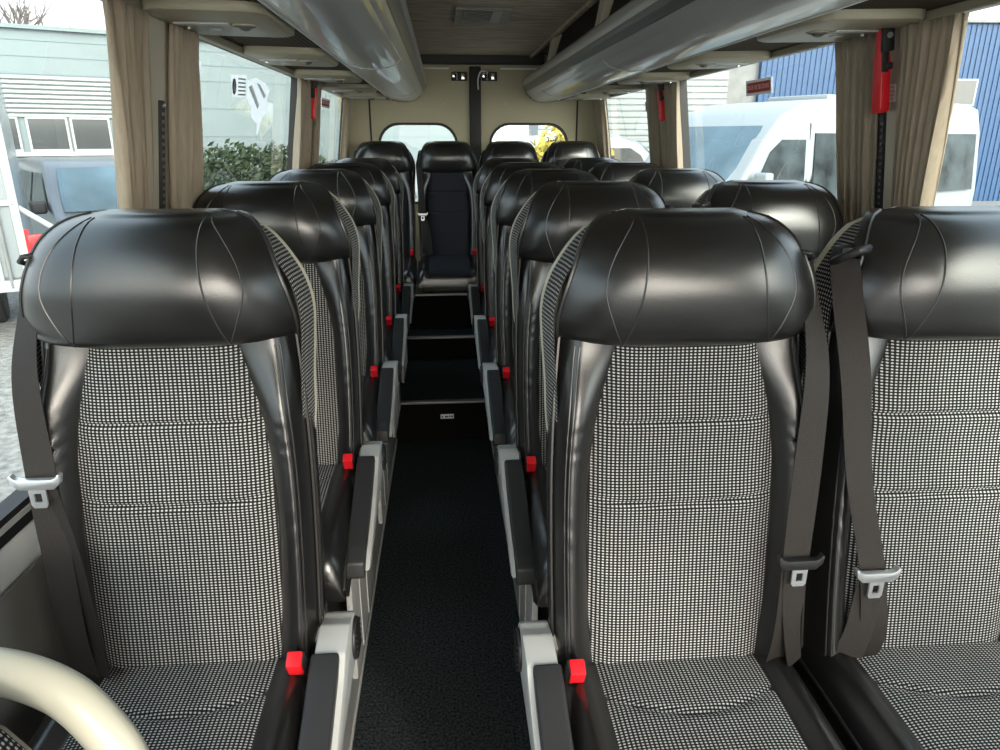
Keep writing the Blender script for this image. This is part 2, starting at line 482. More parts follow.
def make_armrest(root, dz, s):
    """s: +1 armrest on the +x side"""
    x0, x1 = .214, .268
    def fx(v): return (s*v[0], v[1], v[2])
    # white carrier: thick round pivot at the back, tapering forward
    prof = []
    for k in range(9):
        an = math.radians(100-k*24); prof.append((.018+.042*math.cos(an), .676+.046*math.sin(an)))
    prof += [(-.06, .628), (-.16, .622), (-.28, .606), (-.40, .580), (-.425, .590), (-.38, .612), (-.28, .636), (-.19, .668), (-.12, .698), (-.085, .724), (-.02, .732)]
    mb = MB(dz).prism(prof, 'x', x0, x1, .006, 2)
    arm = mb.build('armrest', M['grey'], root, 50, fx)
    # dark padded top
    top = [(-.088, .731), (-.13, .717), (-.20, .690), (-.29, .660), (-.39, .634), (-.432, .616)]
    bot = [(-.436, .578), (-.425, .570), (-.38, .590), (-.28, .622), (-.19, .650), (-.12, .678), (-.088, .695)]
    mb = MB(dz).prism(top+bot, 'x', x0-.004, x1-.010, .007, 3)
    mb.build('pad', M['pad'], arm, 50, fx)
    # dark oval cap with small ribs on the aisle side
    mb = MB(dz)
    ov = [(.012+.036*math.cos(2*PI*k/24), .676+.040*math.sin(2*PI*k/24)) for k in range(24)]
    mb.prism(ov, 'x', x1-.002, x1+.006, .002, 1)
    for k in range(5): mb.box(x1+.005, x1+.009, -.014, .036, .650+k*.012, .655+k*.012)
    mb.build('pivot_cap', M['black'], arm, 50, fx)
    # inner bracket of the hinge
    mb = MB(dz)
    pr = [(.05, .715), (.012, .722), (-.02, .70), (-.005, .64), (.05, .62)]
    mb.prism(pr, 'x', x0-.018, x0-.002, .004, 2)
    mb.build('hinge_bracket', M['grey'], arm, 50, fx)
    return arm

def make_buckle(root, dz, s, y=-.090):
    def fx(v):
        # lean towards the front
        p = Vector((v[0], v[1], v[2]-.70)); p = Matrix.Rotation(math.radians(28), 3, 'X') @ p
        return (s*(p.x+.186), p.y+y, p.z+.712)
    mb = MB(dz).box(-.015, .015, -.012, .012, .655, .722, .004)
    b = mb.build('belt_buckle', M['black'], root, 50, fx)
    mb = MB(dz).box(-.0125, .0125, -.0165, -.008, .690, .724, .003).box(-.0125, .0125, -.0165, .010, .715, .727, .003)
    r = mb.build('release_button', M['red'], b, 50, fx)
    mb = MB(dz).box(-.008, .008, -.0145, -.010, .664, .676, .001)
    mb.build('label_plate', M['steel'], b, 50, fx)
    return b

def make_belt(root, dz, s, path, tz, low2, tongue_mat):
    """webbing from the shoulder guide over the bolster down to the anchor, with a latch tongue hanging on it"""
    def fx(v): return (s*v[0], v[1], v[2])
    P = spline(path, 34)
    wd = Vector((-1, .25, 0))
    rp = []
    for i, p in enumerate(P):
        t = i/(len(P)-1)
        a = .9*(1-t)**3+.15*math.sin(t*9)
        rp.append((p, (-math.cos(a), math.sin(a)*.8, .0)))
    mb = MB(dz).ribbon(rp, .046)
    belt = mb.build('seat_belt', M['belt'], root, 50, fx)
    # tongue point on the path
    tp = min(P, key=lambda p: abs(p.z-tz))
    q = [tp+Vector((0, -.003, 0)), tp.lerp(Vector(low2), .35)+Vector((.006, .001, 0)), tp.lerp(Vector(low2), .7)+Vector((.006, -.002, 0)), Vector(low2)]
    Q = spline(q, 14)
    mb = MB(dz).ribbon([(p, (-math.cos(.5*i/13), math.sin(.5*i/13)+.15, 0)) for i, p in enumerate(Q)], .042)
    mb.build('lap_strap', M['belt'], belt, 50, fx)
    # latch tongue: moulded bar with horns plus a steel blade with a slot
    c = tp+Vector((0, -.013, 0))
    mb = MB(dz)
    bar = [(-.031, .006), (-.035, .012), (-.039, .010), (-.036, -.004), (-.026, -.014), (.026, -.014), (.036, -.004), (.039, .010), (.035, .012), (.031, .006), (.024, .003), (-.024, .003)]
    mb.prism([(c.x+u, c.z+w) for u, w in bar], 'y', c.y-.007, c.y+.005, .002, 2)
    tg = mb.build('latch_tongue', tongue_mat, belt, 50, fx)
    mb = MB(dz)
    outer = [(-.013, -.010), (.013, -.010), (.0125, -.040), (.009, -.045), (-.009, -.045), (-.0125, -.040)]
    inner = [(-.0055, -.020), (.0055, -.020), (.0055, -.035), (-.0055, -.035)]
    mb.plate_hole(outer, inner, lambda u, v, d: (c.x+u, c.y-.006+d, c.z+v), .003)
    bl = mb.build('latch_blade', M['steel'], belt, 0, fx)
    return belt

def make_guide(root, dz, s, big=False):
    k = 1.6 if big else 1.0; d = .012 if big else 0
    def fx(v): return (s*((v[0]+.185)*k-.185-d), (v[1]-.062)*k+.062-d, 1.368+(v[2]-1.368)*k)
    mb = MB(dz)
    mb.tube([(-.172, .066, 1.372), (-.178, .050, 1.380), (-.190, .046, 1.378), (-.200, .054, 1.370), (-.200, .070, 1.364), (-.190, .078, 1.362), (-.176, .076, 1.366)], .0042, 8, closed=True)
    mb.box(-.192, -.165, .070, .092, 1.360, 1.378, .004)
    return mb.build('belt_guide', M['black'], root, 50, fx)

def make_base(root, dz, s, aisle, bench=False):
    def fx(v): return (s*v[0], v[1], v[2])
    z0 = ZP if not bench else .27
    mb = MB(dz)
    mb.box(-.19, .19, -.40, .06, .50, .556, .008)
    for x in (-.13, .13):
        mb.box(x-.02, x+.02, -.36, .02, z0, .51, .006)
    mb.box(-.17, .17, -.38, .05, z0, z0+.03, .006)
    b = mb.build('seat_frame', M['black'], root, 50, fx)
    if aisle:
        mb = MB(dz).box(.196, .212, -.36, .07, z0, .552, .005)
        for y in (-.24, -.10): mb.box(.211, .2145, y, y+.004, z0+.01, .54)
        mb.build('side_panel', M['panel'], root, 50, fx)

def make_seat(name, s, arm, path, tz, low2, tongue='steel', mat='fabric', bench=False):
    root = thing(name, 'x', 'seat'); BELT[0] = s
    dz = -ZP
    make_backrest(root, dz)
    make_panel(root, dz, M[mat])
    make_headrest(root, dz)
    make_gusset(root, dz, M[mat])
    make_shell(root, dz)
    make_cushion(root, dz, M[mat])
    if arm: make_armrest(root, dz, s)
    make_buckle(root, dz, s)
    make_guide(root, dz, s, mat == 'fabric' and not arm)
    make_belt(root, dz, s, path, tz, low2, M[tongue])
    make_base(root, dz, s, arm, bench)
    return root

def copy_tree(o, parent=None):
    c = o.copy(); COL.objects.link(c); c.parent = parent
    for ch in list(o.children): copy_tree(ch, c)
    return c

SEATS = 'black leather coach seats in rows'
PATH_A = [(-.188, .064, 1.368), (-.198, .048, 1.30), (-.195, -.006, 1.20), (-.188, -.032, 1.06), (-.180, -.052, .92), (-.172, -.072, .76), (-.168, -.060, .66)]
PATH_W = [(-.207, .055, 1.368), (-.204, .030, 1.30), (-.196, -.010, 1.19), (-.176, -.036, 1.02), (-.138, -.056, .86), (-.126, -.072, .74), (-.132, -.055, .66)]
XL, XA, XW = -.452, .385, .845
PITCH, Y1 = .775, 1.03
p_left = make_seat('coach_seat', 1, True, PATH_A, 1.060, (-.135, -.080, .70), 'steel')
p_aisle = make_seat('coach_seat', -1, True, [(x-.006, y, z) for x, y, z in PATH_A], .890, (-.20, -.075, .69), 'black')
p_wind = make_seat('coach_seat', 1, False, PATH_W, .855, (-.165, -.075, .70), 'steel')
p_bench = make_seat('coach_seat', 1, False, PATH_A, .98, (-.135, -.080, .70), 'steel', 'fabricdark', True)
WORD = ['front', 'second', 'third', 'fourth', 'fifth']
L_LAB = ['black leather seat with dotted fabric, front row beside left window, belt at its left edge',
         'black leather seat with dotted fabric directly behind the front single seat on the left',
         'black leather seat in the single left column, third from the front',
         'black leather seat in the single left column, fourth from the front',
         'black leather seat in the single left column, last before the rear bench']
A_LAB = ['black leather seat with dotted fabric, front row, right edge of aisle, black belt latch',
         'black leather seat right of aisle directly behind the front aisle seat',
         'black leather seat on right edge of aisle, third row from the front',
         'black leather seat on right edge of aisle, fourth row from the front',
         'black leather seat on right edge of aisle, last before the rear bench']
W_LAB = ['black leather seat with dotted fabric cut by right picture edge, front row by window',
         'black leather window seat on the right, second row, beside the nearest taupe curtains',
         'black leather window seat on the right, third row, in front of the parked minibus',
         'black leather window seat on the right, fourth row, beside the far red hammer',
         'black leather window seat on the right, fifth row, last before the rear bench']
B_LAB = ['black leather rear bench seat in the far left corner under the left rear window',
         'black leather rear bench seat facing the aisle with hanging silver belt latch',
         'black leather rear bench seat just right of the aisle under the right rear window',
         'black leather rear bench seat in the far right corner beside window']
for i in range(5):
    for proto, x, lab, arm in ((p_left, XL, L_LAB, 1), (p_aisle, XA, A_LAB, 1), (p_wind, XW, W_LAB, 0)):
        o = proto if i == 0 else copy_tree(proto)
        o.location = (x+(0 if i == 0 else (-.010 if x == XL else (.018 if x == XA else .03))), (1.075 if x == XL else 1.02)+PITCH*i, ZP)
        tag(o, lab[i], 'seat', SEATS)
for i, x in enumerate((-.40, .028, .462, .892)):
    o = p_bench if i == 0 else copy_tree(p_bench)
    o.location = (x, 4.93, ZP+.09); o.scale = (.938, 1, 1)
    tag(o, B_LAB[i], 'seat', 'rear bench seats')

# ------------------------------------------------------------------ the bus shell
CX = .235
def wx(side, z): return CX+side*(.885+.14*(1.63-max(z, .90)))
def struct(o): o['kind'] = 'structure'; return o
Y0B, Y1B = -.9, 5.30
# floor of the aisle, two steps, platforms
struct(MB().box(-.80, 1.30, Y0B, 3.5, -.06, 0).build('floor', M['carpet'], None, 0))
struct(MB().box(-.285, .225, 3.5, 4.27, -.06, .217, .004).build('floor_step', M['carpet'], None, 0))
struct(MB().box(-.285, .225, 4.27, 5.28, -.06, .360, .004).build('floor_landing', M['carpet'], None, 0))
struct(MB().box(wx(-1, .9), -.285, .35, 5.28, 0, ZP, .004).build('platform_left', M['panel'], None, 0))
struct(MB().box(.225, wx(1, .9), .35, 5.28, 0, ZP, .004).build('platform_right', M['panel'], None, 0))
struct(MB().box(-.62, -.29, 4.70, 5.25, ZP, .358).box(.23, 1.12, 4.70, 5.25, ZP, .358).build('floor_plinth', M['carpet'], None, 0))
for k, (y, z) in enumerate(((3.5, .217), (4.27, .360))):
    mb = MB().box(-.284, .224, y-.010, y+.028, z-.006, z+.005, .002)
    n_ = struct(mb.build('trim_%d' % (k+1), M['nose'], None, 30))
    MB().box(-.284, .224, y-.006, y, (.0, .218)[k], z-.006, .001).build('riser_board', M['riser'], n_, 0)
# bench front board with a thin metal edge
struct(MB().box(-.60, 1.08, 4.475, 4.495, .36, .585, .003).build('trim_3', M['riser'], None, 0))
struct(MB().box(-.60, 1.08, 4.462, 4.497, .585, .597, .002).build('trim_4', M['nose'], None, 0))
# step label
pl = tag(MB().box(-.045, .026, 3.489, 3.4945, .126, .150, .001).build('step_label', M['white'], None, 0), 'small white label on the riser of the first aisle step', 'label')
mb = MB().cyl((-.036, 3.486, .137), .005, .002, 'y', 12).box(-.022, -.004, 3.4855, 3.487, .134, .142).box(.0, .008, 3.4855, 3.487, .134, .144).box(.013, .021, 3.4855, 3.487, .133, .144)
mb.build('printing', M['ink'], pl, 0)
# skirting strips of the platforms
for s, x in ((-1, -.285), (1, .225)):
    mb = MB().box(x-s*.0-.0035, x+.0035, .36, 4.4, .0, .016).box(x-.004, x+.004, .36, 4.4, ZP-.02, ZP+.004, .002)
    struct(mb.build('baseboard_left' if s < 0 else 'baseboard_right', M['grey'], None, 0))

WIN = [(.05, 1.70), (1.97, 3.41), (3.94, 5.06)]
ZS, ZT = .955, 1.805
for s, nm in ((-1, 'left'), (1, 'right')):
    mb = MB()
    def slab(y0, y1, z0, z1, th=.03):
        zz = lin(z0, z1, 6)
        pr = [(wx(s, z), z) for z in zz]+[(wx(s, z)+s*th, z) for z in zz[::-1]]
        mb.prism(pr, 'y', y0, y1)
    slab(Y0B, Y1B, -.10, ZS-.055)
    slab(Y0B, Y1B, ZT, 1.93)
    edges = [Y0B]+[v for w in WIN for v in w]+[Y1B]
    for a, b in zip(edges[0::2], edges[1::2]): slab(a, b, ZS-.06, ZT+.01)
    struct(mb.build('wall_'+nm, M['wall'], None, 30))
    struct(MB().prism([(wx(s, z)-s*o, z) for z, o in ((ZP, .001), (.815, .001), (.832, .006), (.832, .012), (.815, .014), (ZP, .014))], 'y', .36, 5.25).build('trim_%d' % (8+(s > 0)), M['lowtrim'], None, 30))
    # taupe pillar trims on the inside
    for k, (a, b) in enumerate(((1.695, 1.975), (3.405, 3.945), (5.055, 5.295))):
        zz = lin(ZS-.02, 1.86, 6)
        pr = [(wx(s, z)-s*.001, z) for z in zz]+[(wx(s, z)-s*.012, z) for z in zz[::-1]]
        struct(MB().prism(pr, 'y', a, b, .003, 1).build('trim_%d' % (10+k+(0 if s < 0 else 5)), M['pillar'], None, 30))
    # windows: pane plus rubber frame and grey sill strip
    for k, (a, b) in enumerate(WIN):
        mb = MB(); zz = lin(ZS-.05, ZT+.03, 2)
        mb.prism([(wx(s, z)+s*.022, z) for z in zz]+[(wx(s, z)+s*.027, z) for z in zz[::-1]], 'y', a-.02, b+.02)
        g = struct(mb.build('window_%d' % (k+1+(0 if s < 0 else 3)), M['glass'], None, 0))
        mb = MB()
        def bar(y0, y1, z0, z1, d=.03):
            mb.prism([(wx(s, z0)-s*.006, z0), (wx(s, z1)-s*.006, z1), (wx(s, z1)+s*d, z1), (wx(s, z0)+s*d, z0)], 'y', y0, y1)
        bar(a-.035, b+.035, ZT-.002, ZT+.035); bar(a-.035, b+.035, ZS-.05, ZS-.024); bar(a-.035, b+.035, ZS-.016, ZS)
        bar(a-.035, a+.006, ZS-.05, ZT+.03); bar(b-.012, b+.035, ZS-.05, ZT+.03)
        mb.build('window_frame', M['rubber'], g, 0)
        mb = MB(); bar = None
        mb.prism([(wx(s, ZS-.026)-s*.008, ZS-.026), (wx(s, ZS-.014)-s*.008, ZS-.014), (wx(s, ZS-.014)+s*.01, ZS-.014), (wx(s, ZS-.026)+s*.01, ZS-.026)], 'y', a, b)
        mb.build('sill_strip', M['grey'], g, 0)

# ceiling: pale textile centre, dark side channels
X1, X2 = -.155, .625
mb = MB().box(X1, X2, Y0B, 5.27, 2.085, 2.11)
struct(mb.build('ceiling', M['ceil'], None, 0))
for s, x0 in ((-1, X1), (1, X2)):
    pr = [(x0, 2.082), (x0+s*.10, 2.10), (x0+s*.25, 2.08), (x0+s*.40, 2.0), (wx(s, 1.92)+s*.03, 1.90), (wx(s, 1.92)+s*.05, 1.93), (x0+s*.42, 2.03), (x0+s*.26, 2.11), (x0+s*.1, 2.125), (x0, 2.11)]
    struct(MB().prism(pr, 'y', Y0B, 5.29).build('ceiling_left' if s < 0 else 'ceiling_right', M['ceildark'], None, 40))
    struct(MB().box(x0-.012, x0+.012, Y0B, 5.27, 2.068, 2.086, .005).build('trim_%d' % (20+s), M['ceil'], None, 40))
# grille of the roof ventilator
v = thing('ceiling_vent', 'dark rectangular vent grille in the brown ceiling', 'vent', (.198, 3.55, 2.083))
mb = MB().plate_hole([(-.125, -.20), (.125, -.20), (.125, .20), (-.125, .20)], [(-.09, -.17), (.085, -.17), (.085, .17), (-.09, .17)], lambda a, b, d: (a, b, -d), .012)
mb.build('frame', M['rackdark'], v, 0)
MB().box(-.09, .085, -.17, .17, -.002, .0).build('backing', M['rubber'], v, 0)
for k in range(7):
    y = -.15+k*.05
    MB().box(-.09, .085, y-.006, y+.012, -.010, -.004).build('slat', M['rackdark'], v, 0)
MB().box(.04, .083, -.165, .165, -.012, -.008).build('slide', M['panel'], v, 0)

# rear of the bus: two doors, dark middle post, header
YR = 5.30
struct(MB().box(CX-.95, CX+.95, YR+.045, YR+.06, -.1, .95).box(CX-.95, CX-.72, YR-.005, YR+.05, -.1, 2.08).box(CX+.72, CX+.95, YR-.005, YR+.05, -.1, 2.08).box(CX-.95, CX+.95, YR-.01, YR+.05, 2.012, 2.13).build('wall_rear', M['rear'], None, 0))
struct(MB().box(CX-.50, CX+.48, YR-.10, YR-.012, 2.030, 2.10, .01).build('trim_30', M['rubber'], None, 0))
struct(MB().box(CX+.005-.041, CX+.005+.041, YR-.030, YR+.04, .2, 2.02, .008).build('trim_31', M['rubber'], None, 30))
def rrect(x0, x1, z0, z1, rt, rb, n=7):
    p = []
    for cx, cz, a0, r in ((x1-rt, z1-rt, 0, rt), (x0+rt, z1-rt, 90, rt), (x0+rb, z0+rb, 180, rb), (x1-rb, z0+rb, 270, rb)):
        for k in range(n): an = math.radians(a0+90*k/(n-1)); p.append((cx+r*math.cos(an), cz+r*math.sin(an)))
    return p
for k, s in enumerate((-1, 1)):
    xa, xb = sorted((CX+.005+s*.040, CX+.005+s*.735))
    hole = rrect(CX+.005-.685, CX+.005-.135, 1.10, 1.645, .14, .09) if s < 0 else rrect(CX+.005+.105, CX+.005+.665, 1.10, 1.645, .14, .09)
    d = struct(MB().plate_hole([(xa, .2), (xb, .2), (xb, 2.012), (xa, 2.012)], hole, lambda a, b, e: (a, YR+e, b), .04).build('door_%d' % (k+1), M['rear'], None, 0))
    cxh = sum(p[0] for p in hole)/len(hole); czh = sum(p[1] for p in hole)/len(hole)
    mb = MB().plate_hole([(cxh+(p[0]-cxh)*1.025, czh+(p[1]-czh)*1.03) for p in hole], [(cxh+(p[0]-cxh)*.97, czh+(p[1]-czh)*.97) for p in hole], lambda a, b, e: (a, YR-.006+e, b), .03)
    mb.build('window_frame', M['rubber'], d, 0)
    MB().prism([(p[0], p[1]) for p in hole], 'y', YR+.018, YR+.023).build('glass', M['glass'], d, 0)
    MB().box(xa+(.01 if s < 0 else .14), xb-(.14 if s < 0 else .01)-(0 if s > 0 else .0), YR-.006, YR, 2.003, 2.012).build('door_seal', M['white'], d, 0)  # white strip stands in for light showing through the door's top seal
    # recessed screw caps
    for dx in (.18, .52):
        MB().cyl((CX+s*(.04+dx), YR-.002, 1.78), .008, .004, 'y', 12).build('screw_cap', M['pillar'], d, 0)
    MB().box(CX+s*.735-.006, CX+s*.735+.006, YR-.012, YR, .3, 1.82, .003).build('door_gap', M['rubber'], d, 0)
    xc = CX+s*.105
    lt = thing('door_latch', 'black latch with bright metal fittings at the top of the %s rear door' % ('left' if s < 0 else 'right'), 'latch', (xc, YR-.005, 1.955), 0, 'rear door latches')
    MB().box(-.055, .055, -.018, 0, -.028, .030, .006).build('base_plate', M['rubber'], lt, 30)
    MB().tube([(-.042, -.024, .02), (-.024, -.026, .026), (-.014, -.026, .012), (-.016, -.024, -.024)], .007, 8).build('hook', M['chrome'], lt, 40)
    MB().box(.012, .038, -.026, -.016, -.022, .022, .004).build('striker', M['chrome'], lt, 30)
    MB().box(-.050, -.030, -.024, -.014, -.008, .024, .003).build('striker', M['chrome'], lt, 30)
    if s > 0:
        MB().tube(spline([(-.078, -.022, -.085), (-.080, -.024, -.02), (-.062, -.026, .03), (-.03, -.024, .034), (-.01, -.02, .02)], 18), .0055, 8).build('cable', M['white'], lt, 40)

# ------------------------------------------------------------------ luggage racks with service strip
def rack(s):
    nm = 'left' if s < 0 else 'right'
    t = thing('luggage_rack', 'long silver grey luggage rack along the %s side above the windows' % nm, 'luggage rack', (CX, 0, 0), 0, 'overhead luggage racks')
    ya, yb = Y0B, 5.2
    def pr(pts): return [(s*p[0], p[1]) for p in pts]
    def shell(prof, th):
        """open outline given a thickness upward/outward"""
        out = []
        for i, p in enumerate(prof):
            a = prof[max(i-1, 0)]; b = prof[min(i+1, len(prof)-1)]
            dx, dz = b[0]-a[0], b[1]-a[1]; L = math.hypot(dx, dz)
            out.append((p[0]-dz/L*th*-1, p[1]+dx/L*th))
        return pr(prof+out[::-1])
    # front lip (upper), dark channel, lower shell
    def arc(*P): return [(v.x, v.z) for v in spline([(p[0], 0, p[1]) for p in P], 10)]
    MB().prism(shell(arc((.362, 1.955), (.350, 1.935), (.349, 1.905), (.356, 1.880)), .02), 'y', ya, yb, .002, 1).build('front_lip', M['rack'], t, 40)
    MB().prism(shell(arc((.3535, 1.884), (.361, 1.862), (.372, 1.842)), .02), 'y', ya, yb-.01, .001, 1).build('channel', M['rackdark'], t, 40)
    MB().prism(shell(arc((.369, 1.846), (.388, 1.818), (.418, 1.797), (.465, 1.786), (.525, 1.790), (.575, 1.802)), .018), 'y', ya, yb, .002, 1).build('lower_shell', M['rack'], t, 40)
    for (x, z, r) in ((.3545, 1.884, .0035), (.3700, 1.8455, .0035), (.576, 1.801, .004)):
        MB().tube([(s*x, ya, z), (s*x, yb-.02, z)], r, 8).build('bead', M['bead'], t, 60)
    # curved joints between the shell lengths
    for y in (.75, 2.85, 4.55):
        pts = [(s*p[0], y+.10*math.sin((i/9)*PI/2)**2*-1, p[1]-.001) for i, p in enumerate(arc((.369, 1.846), (.388, 1.818), (.418, 1.797), (.465, 1.786), (.525, 1.790), (.575, 1.802)))]
        MB().tube(pts, .0022, 6).build('joint', M['grey'], t, 60)
    # shelf, end cap
    MB().prism(pr([(.40, 1.83), (.86, 1.865), (.86, 1.88), (.385, 1.845)]), 'y', ya, yb).build('shelf', M['ceildark'], t, 0)
    cap = pr([(.362, 1.958), (.346, 1.935), (.346, 1.90), (.362, 1.855), (.388, 1.815), (.418, 1.794), (.465, 1.783), (.525, 1.787), (.578, 1.799), (.62, 1.80), (.62, 1.87), (.45, 1.95)])
    MB().prism(cap, 'y', yb-.006, yb+.03, .008, 3).build('end_cap', M['rackdark'], t, 40)
    # mesh strip over the seats and the service panels with reading light and nozzle
    MB().prism(pr([(.575, 1.812), (.868, 1.818), (.868, 1.83), (.575, 1.826)]), 'y', ya, yb-.06).build('mesh_strip', M['grille'], t, 0)
    MB().prism(pr([(.842, 1.796), (.874, 1.800), (.874, 1.822), (.842, 1.818)]), 'y', ya, yb-.03, .003, 1).build('edge_rail', M['psu'], t, 30)
    for k, y in enumerate((1.03, 1.81, 2.585, 3.36, 4.13, 4.86)):
        l = .19 if k < 5 else .16
        b = bmesh.new()
        o = rrect(.592, .846, y-l, y+l, .05, .05, 5)
        m1 = MB(); rings = []
        for sc, z in ((1.0, 1.815), (1.0, 1.803), (.985, 1.796), (.93, 1.792)):
            rings.append([(s*(.719+(p[0]-.719)*sc), y+(p[1]-y)*sc, z+(p[0]-.719)*.02) for p in o])
        b.free()
        p = m1.loft(rings).build('service_panel', M['psu'], t, 40)
        MB().tube([(s*(.672+.026*math.cos(a)), y-.02+.026*math.sin(a), 1.790) for a in lin(0, 2*PI, 17)[:-1]], .003, 6, closed=True).build('nozzle_ring', M['psu'], p, 60)
        MB().ball((s*.672, y-.02, 1.790), .017, 2, (1, 1, .7)).build('air_nozzle', M['rackdark'], p, 60)
        MB().box(*sorted((s*.70, s*.82)), y-.05, y-.02, 1.789, 1.793, .001).build('light_lens', M['grey'], p, 30)
        MB().cyl((s*.76, y+.06, 1.793), .018, .006, 'z', 16, .002).build('light_lens', M['grey'], p, 30)
        MB().cyl((s*.812, y+.03, 1.793), .007, .01, 'z', 12, .002).build('call_button', M['chrome'], p, 30)
    # braces up to the ceiling
    for y in (1.6, 2.9, 4.2):
        q = [(.352, 1.955), (.372, 1.945), (.405, 2.075), (.44, 2.095), (.372, 2.095), (.375, 2.07)]
        MB().prism(pr([(.36, 1.945), (.385, 1.945), (.43, 2.085), (.385, 2.085)]), 'y', y-.05, y+.05, .004, 1).build('brace', M['pillar'], t, 30)
    return t
rack(-1); rack(1)

# ------------------------------------------------------------------ curtains
def curtain(s, ta, tb, ba, bb, label, folds=6, seed=0, off=.024, amp=.015, zb=1.0):
    """hanging cloth: top edge from ta to tb along the wall, bottom ba..bb"""
    rnd = random.Random(seed); ph = [rnd.uniform(0, 6) for _ in range(4)]
    P = []
    NU, NV = folds*10+1, 26
    for v in range(NV):
        tv = v/(NV-1); z = 1.794+(zb-1.794)*tv
        row = []
        for u in range(NU):
            tu = u/(NU-1)
            y = (ta+(tb-ta)*tu)*(1-tv)+(ba+(bb-ba)*tu)*tv
            bow = .35*math.sin(PI*tv)**1.0*0
            w = amp*(.55+.45*min(1, tv*3))*(math.sin(tu*folds*2*PI+ph[0]+.5*math.sin(tv*2.5+ph[1]))+.35*math.sin(tu*folds*4.3*PI+ph[2]+tv))
            # gathered pleats under the heading
            w += .006*math.exp(-tv*14)*math.sin(tu*folds*5*PI+ph[3])
            x = wx(s, z)-s*(off+w)
            y *= (abs(wx(s, z))-off)/abs(wx(s, z))
            row.append((x, y+.004*math.sin(tu*folds*2*PI+ph[2]), z))
        P.append(row)
    mb = MB(); mb.grid(P)
    o = mb.build('curtain', M['curtain'], None, 80)
    sm = o.modifiers.new('cloth_thickness', 'SOLIDIFY'); sm.thickness = .002
    return tag(o, label, 'curtain', 'taupe window curtains')
curtain(-1, 1.525, 1.73, 1.63, 1.735, 'wide taupe curtain left of the first left pillar, edge of the nearest left window', 6, 1)
curtain(-1, 1.868, 2.055, 1.848, 2.09, 'narrow taupe curtain behind the first left pillar slot, before the sticker window', 5, 2)
curtain(-1, 3.43, 3.73, 3.44, 3.72, 'far taupe curtain on the left between the sticker window and the red hammer', 5, 3)
curtain(-1, 3.88, 3.98, 3.88, 3.97, 'thin taupe curtain on the left just behind the red hammer', 2, 4)
curtain(-1, 4.99, 5.17, 5.0, 5.16, 'pale curtain at the rear left corner by the last left window', 4, 5)
curtain(1, 1.553, 1.755, 1.71, 1.765, 'wide taupe curtain on the right leaning towards the front window seat', 7, 6)
curtain(1, 1.850, 2.040, 1.855, 1.96, 'narrow taupe curtain on the right behind the near red hammer', 5, 7)
curtain(1, 3.43, 3.66, 3.45, 3.73, 'far taupe curtain on the right in front of the far red hammer', 5, 8)
curtain(1, 3.79, 3.90, 3.79, 3.92, 'thin taupe curtain on the right behind the far red hammer', 3, 9)
curtain(1, 5.02, 5.2, 5.03, 5.2, 'pale curtain at the rear right corner by the last right window', 4, 10)

# ------------------------------------------------------------------ pillar fittings
def on_wall(s, y, z, d): return (wx(s, z)-s*d, y, z)
for s, nm in ((-1, 'left'), (1, 'right')):
    t = thing('belt_rail', 'black slotted belt rail on the first %s pillar between two curtains' % nm, 'rail', on_wall(s, 1.80 if s > 0 else 1.765, 1.30, .012), 0, 'black pillar rails')
    lean = -s*math.atan(.14)
    mb = MB().box(-.008, .008, -.012, .012, -.34, .335, .005)
    a = mb.build('rail', M['rubber'], t, 40); a.rotation_euler = (0, lean, 0)
    mb = MB()
    for k in range(40): mb.box(-s*.010-.002, -s*.010+.002, -.0105, -.006, -.325+k*.0165, -.318+k*.0165)
    b = mb.build('teeth', M['rackdark'], a, 0)
    c = MB().ball((-s*.008, 0, .325), .006, 1).build('end_pin', M['chrome'], a, 60)

def hammer(s, y, label, z=1.70, back=True, h=1.0):
    t = thing('emergency_hammer', label, 'emergency hammer', on_wall(s, y*(.955 if s > 0 else .93), z, .045), 0, 'red emergency hammers')
    lean = -s*math.atan(.14); t.rotation_euler = (0, lean, 0)
    mb = MB()
    prof = [(-.017, -.092), (.017, -.092), (.019, -.08), (.019, .02), (.012, .045), (.011, .098), (-.011, .098), (-.012, .045), (-.019, .02), (-.019, -.08)]
    mb.prism(prof, 'x', -.012, .012, .004, 2)
    mb.build('handle', M['red'], t, 40)
    MB().box(-.014, .014, -.027, -.012, .045, .10, .004).box(-.012, .004, -.0205, -.016, .0, .065, .002).box(-.008, .008, -.031, -.02, .005, .02, .002).build('holder', M['rubber'], t, 40)
    MB().tube([(0, .0, .080), (0, -.03, .080)], .007, 8).build('hammer_head', M['steel'], t, 40)
    return t
hammer(1, 1.845, 'red emergency hammer on the near right pillar above the black rail')
hammer(1, 3.74, 'red emergency hammer on the far right pillar among curtains', 1.72)
hammer(-1, 3.84, 'red emergency hammer on the far left pillar among curtains', 1.725)
lb = thing('pillar_label', 'small white label with red lines on the near right pillar', 'label', on_wall(1, 1.772, 1.655, .013))
a = MB().box(-.001, .001, -.018, .018, -.022, .020).build('paper', M['white'], lb, 0)
mb = MB()
for k in range(4): mb.box(-.0025, -.001, -.015, .013, -.016+k*.009, -.0125+k*.009)
mb.build('printing', M['pink'], lb, 0)
lb.rotation_euler = (0, -math.atan(.14), 0)

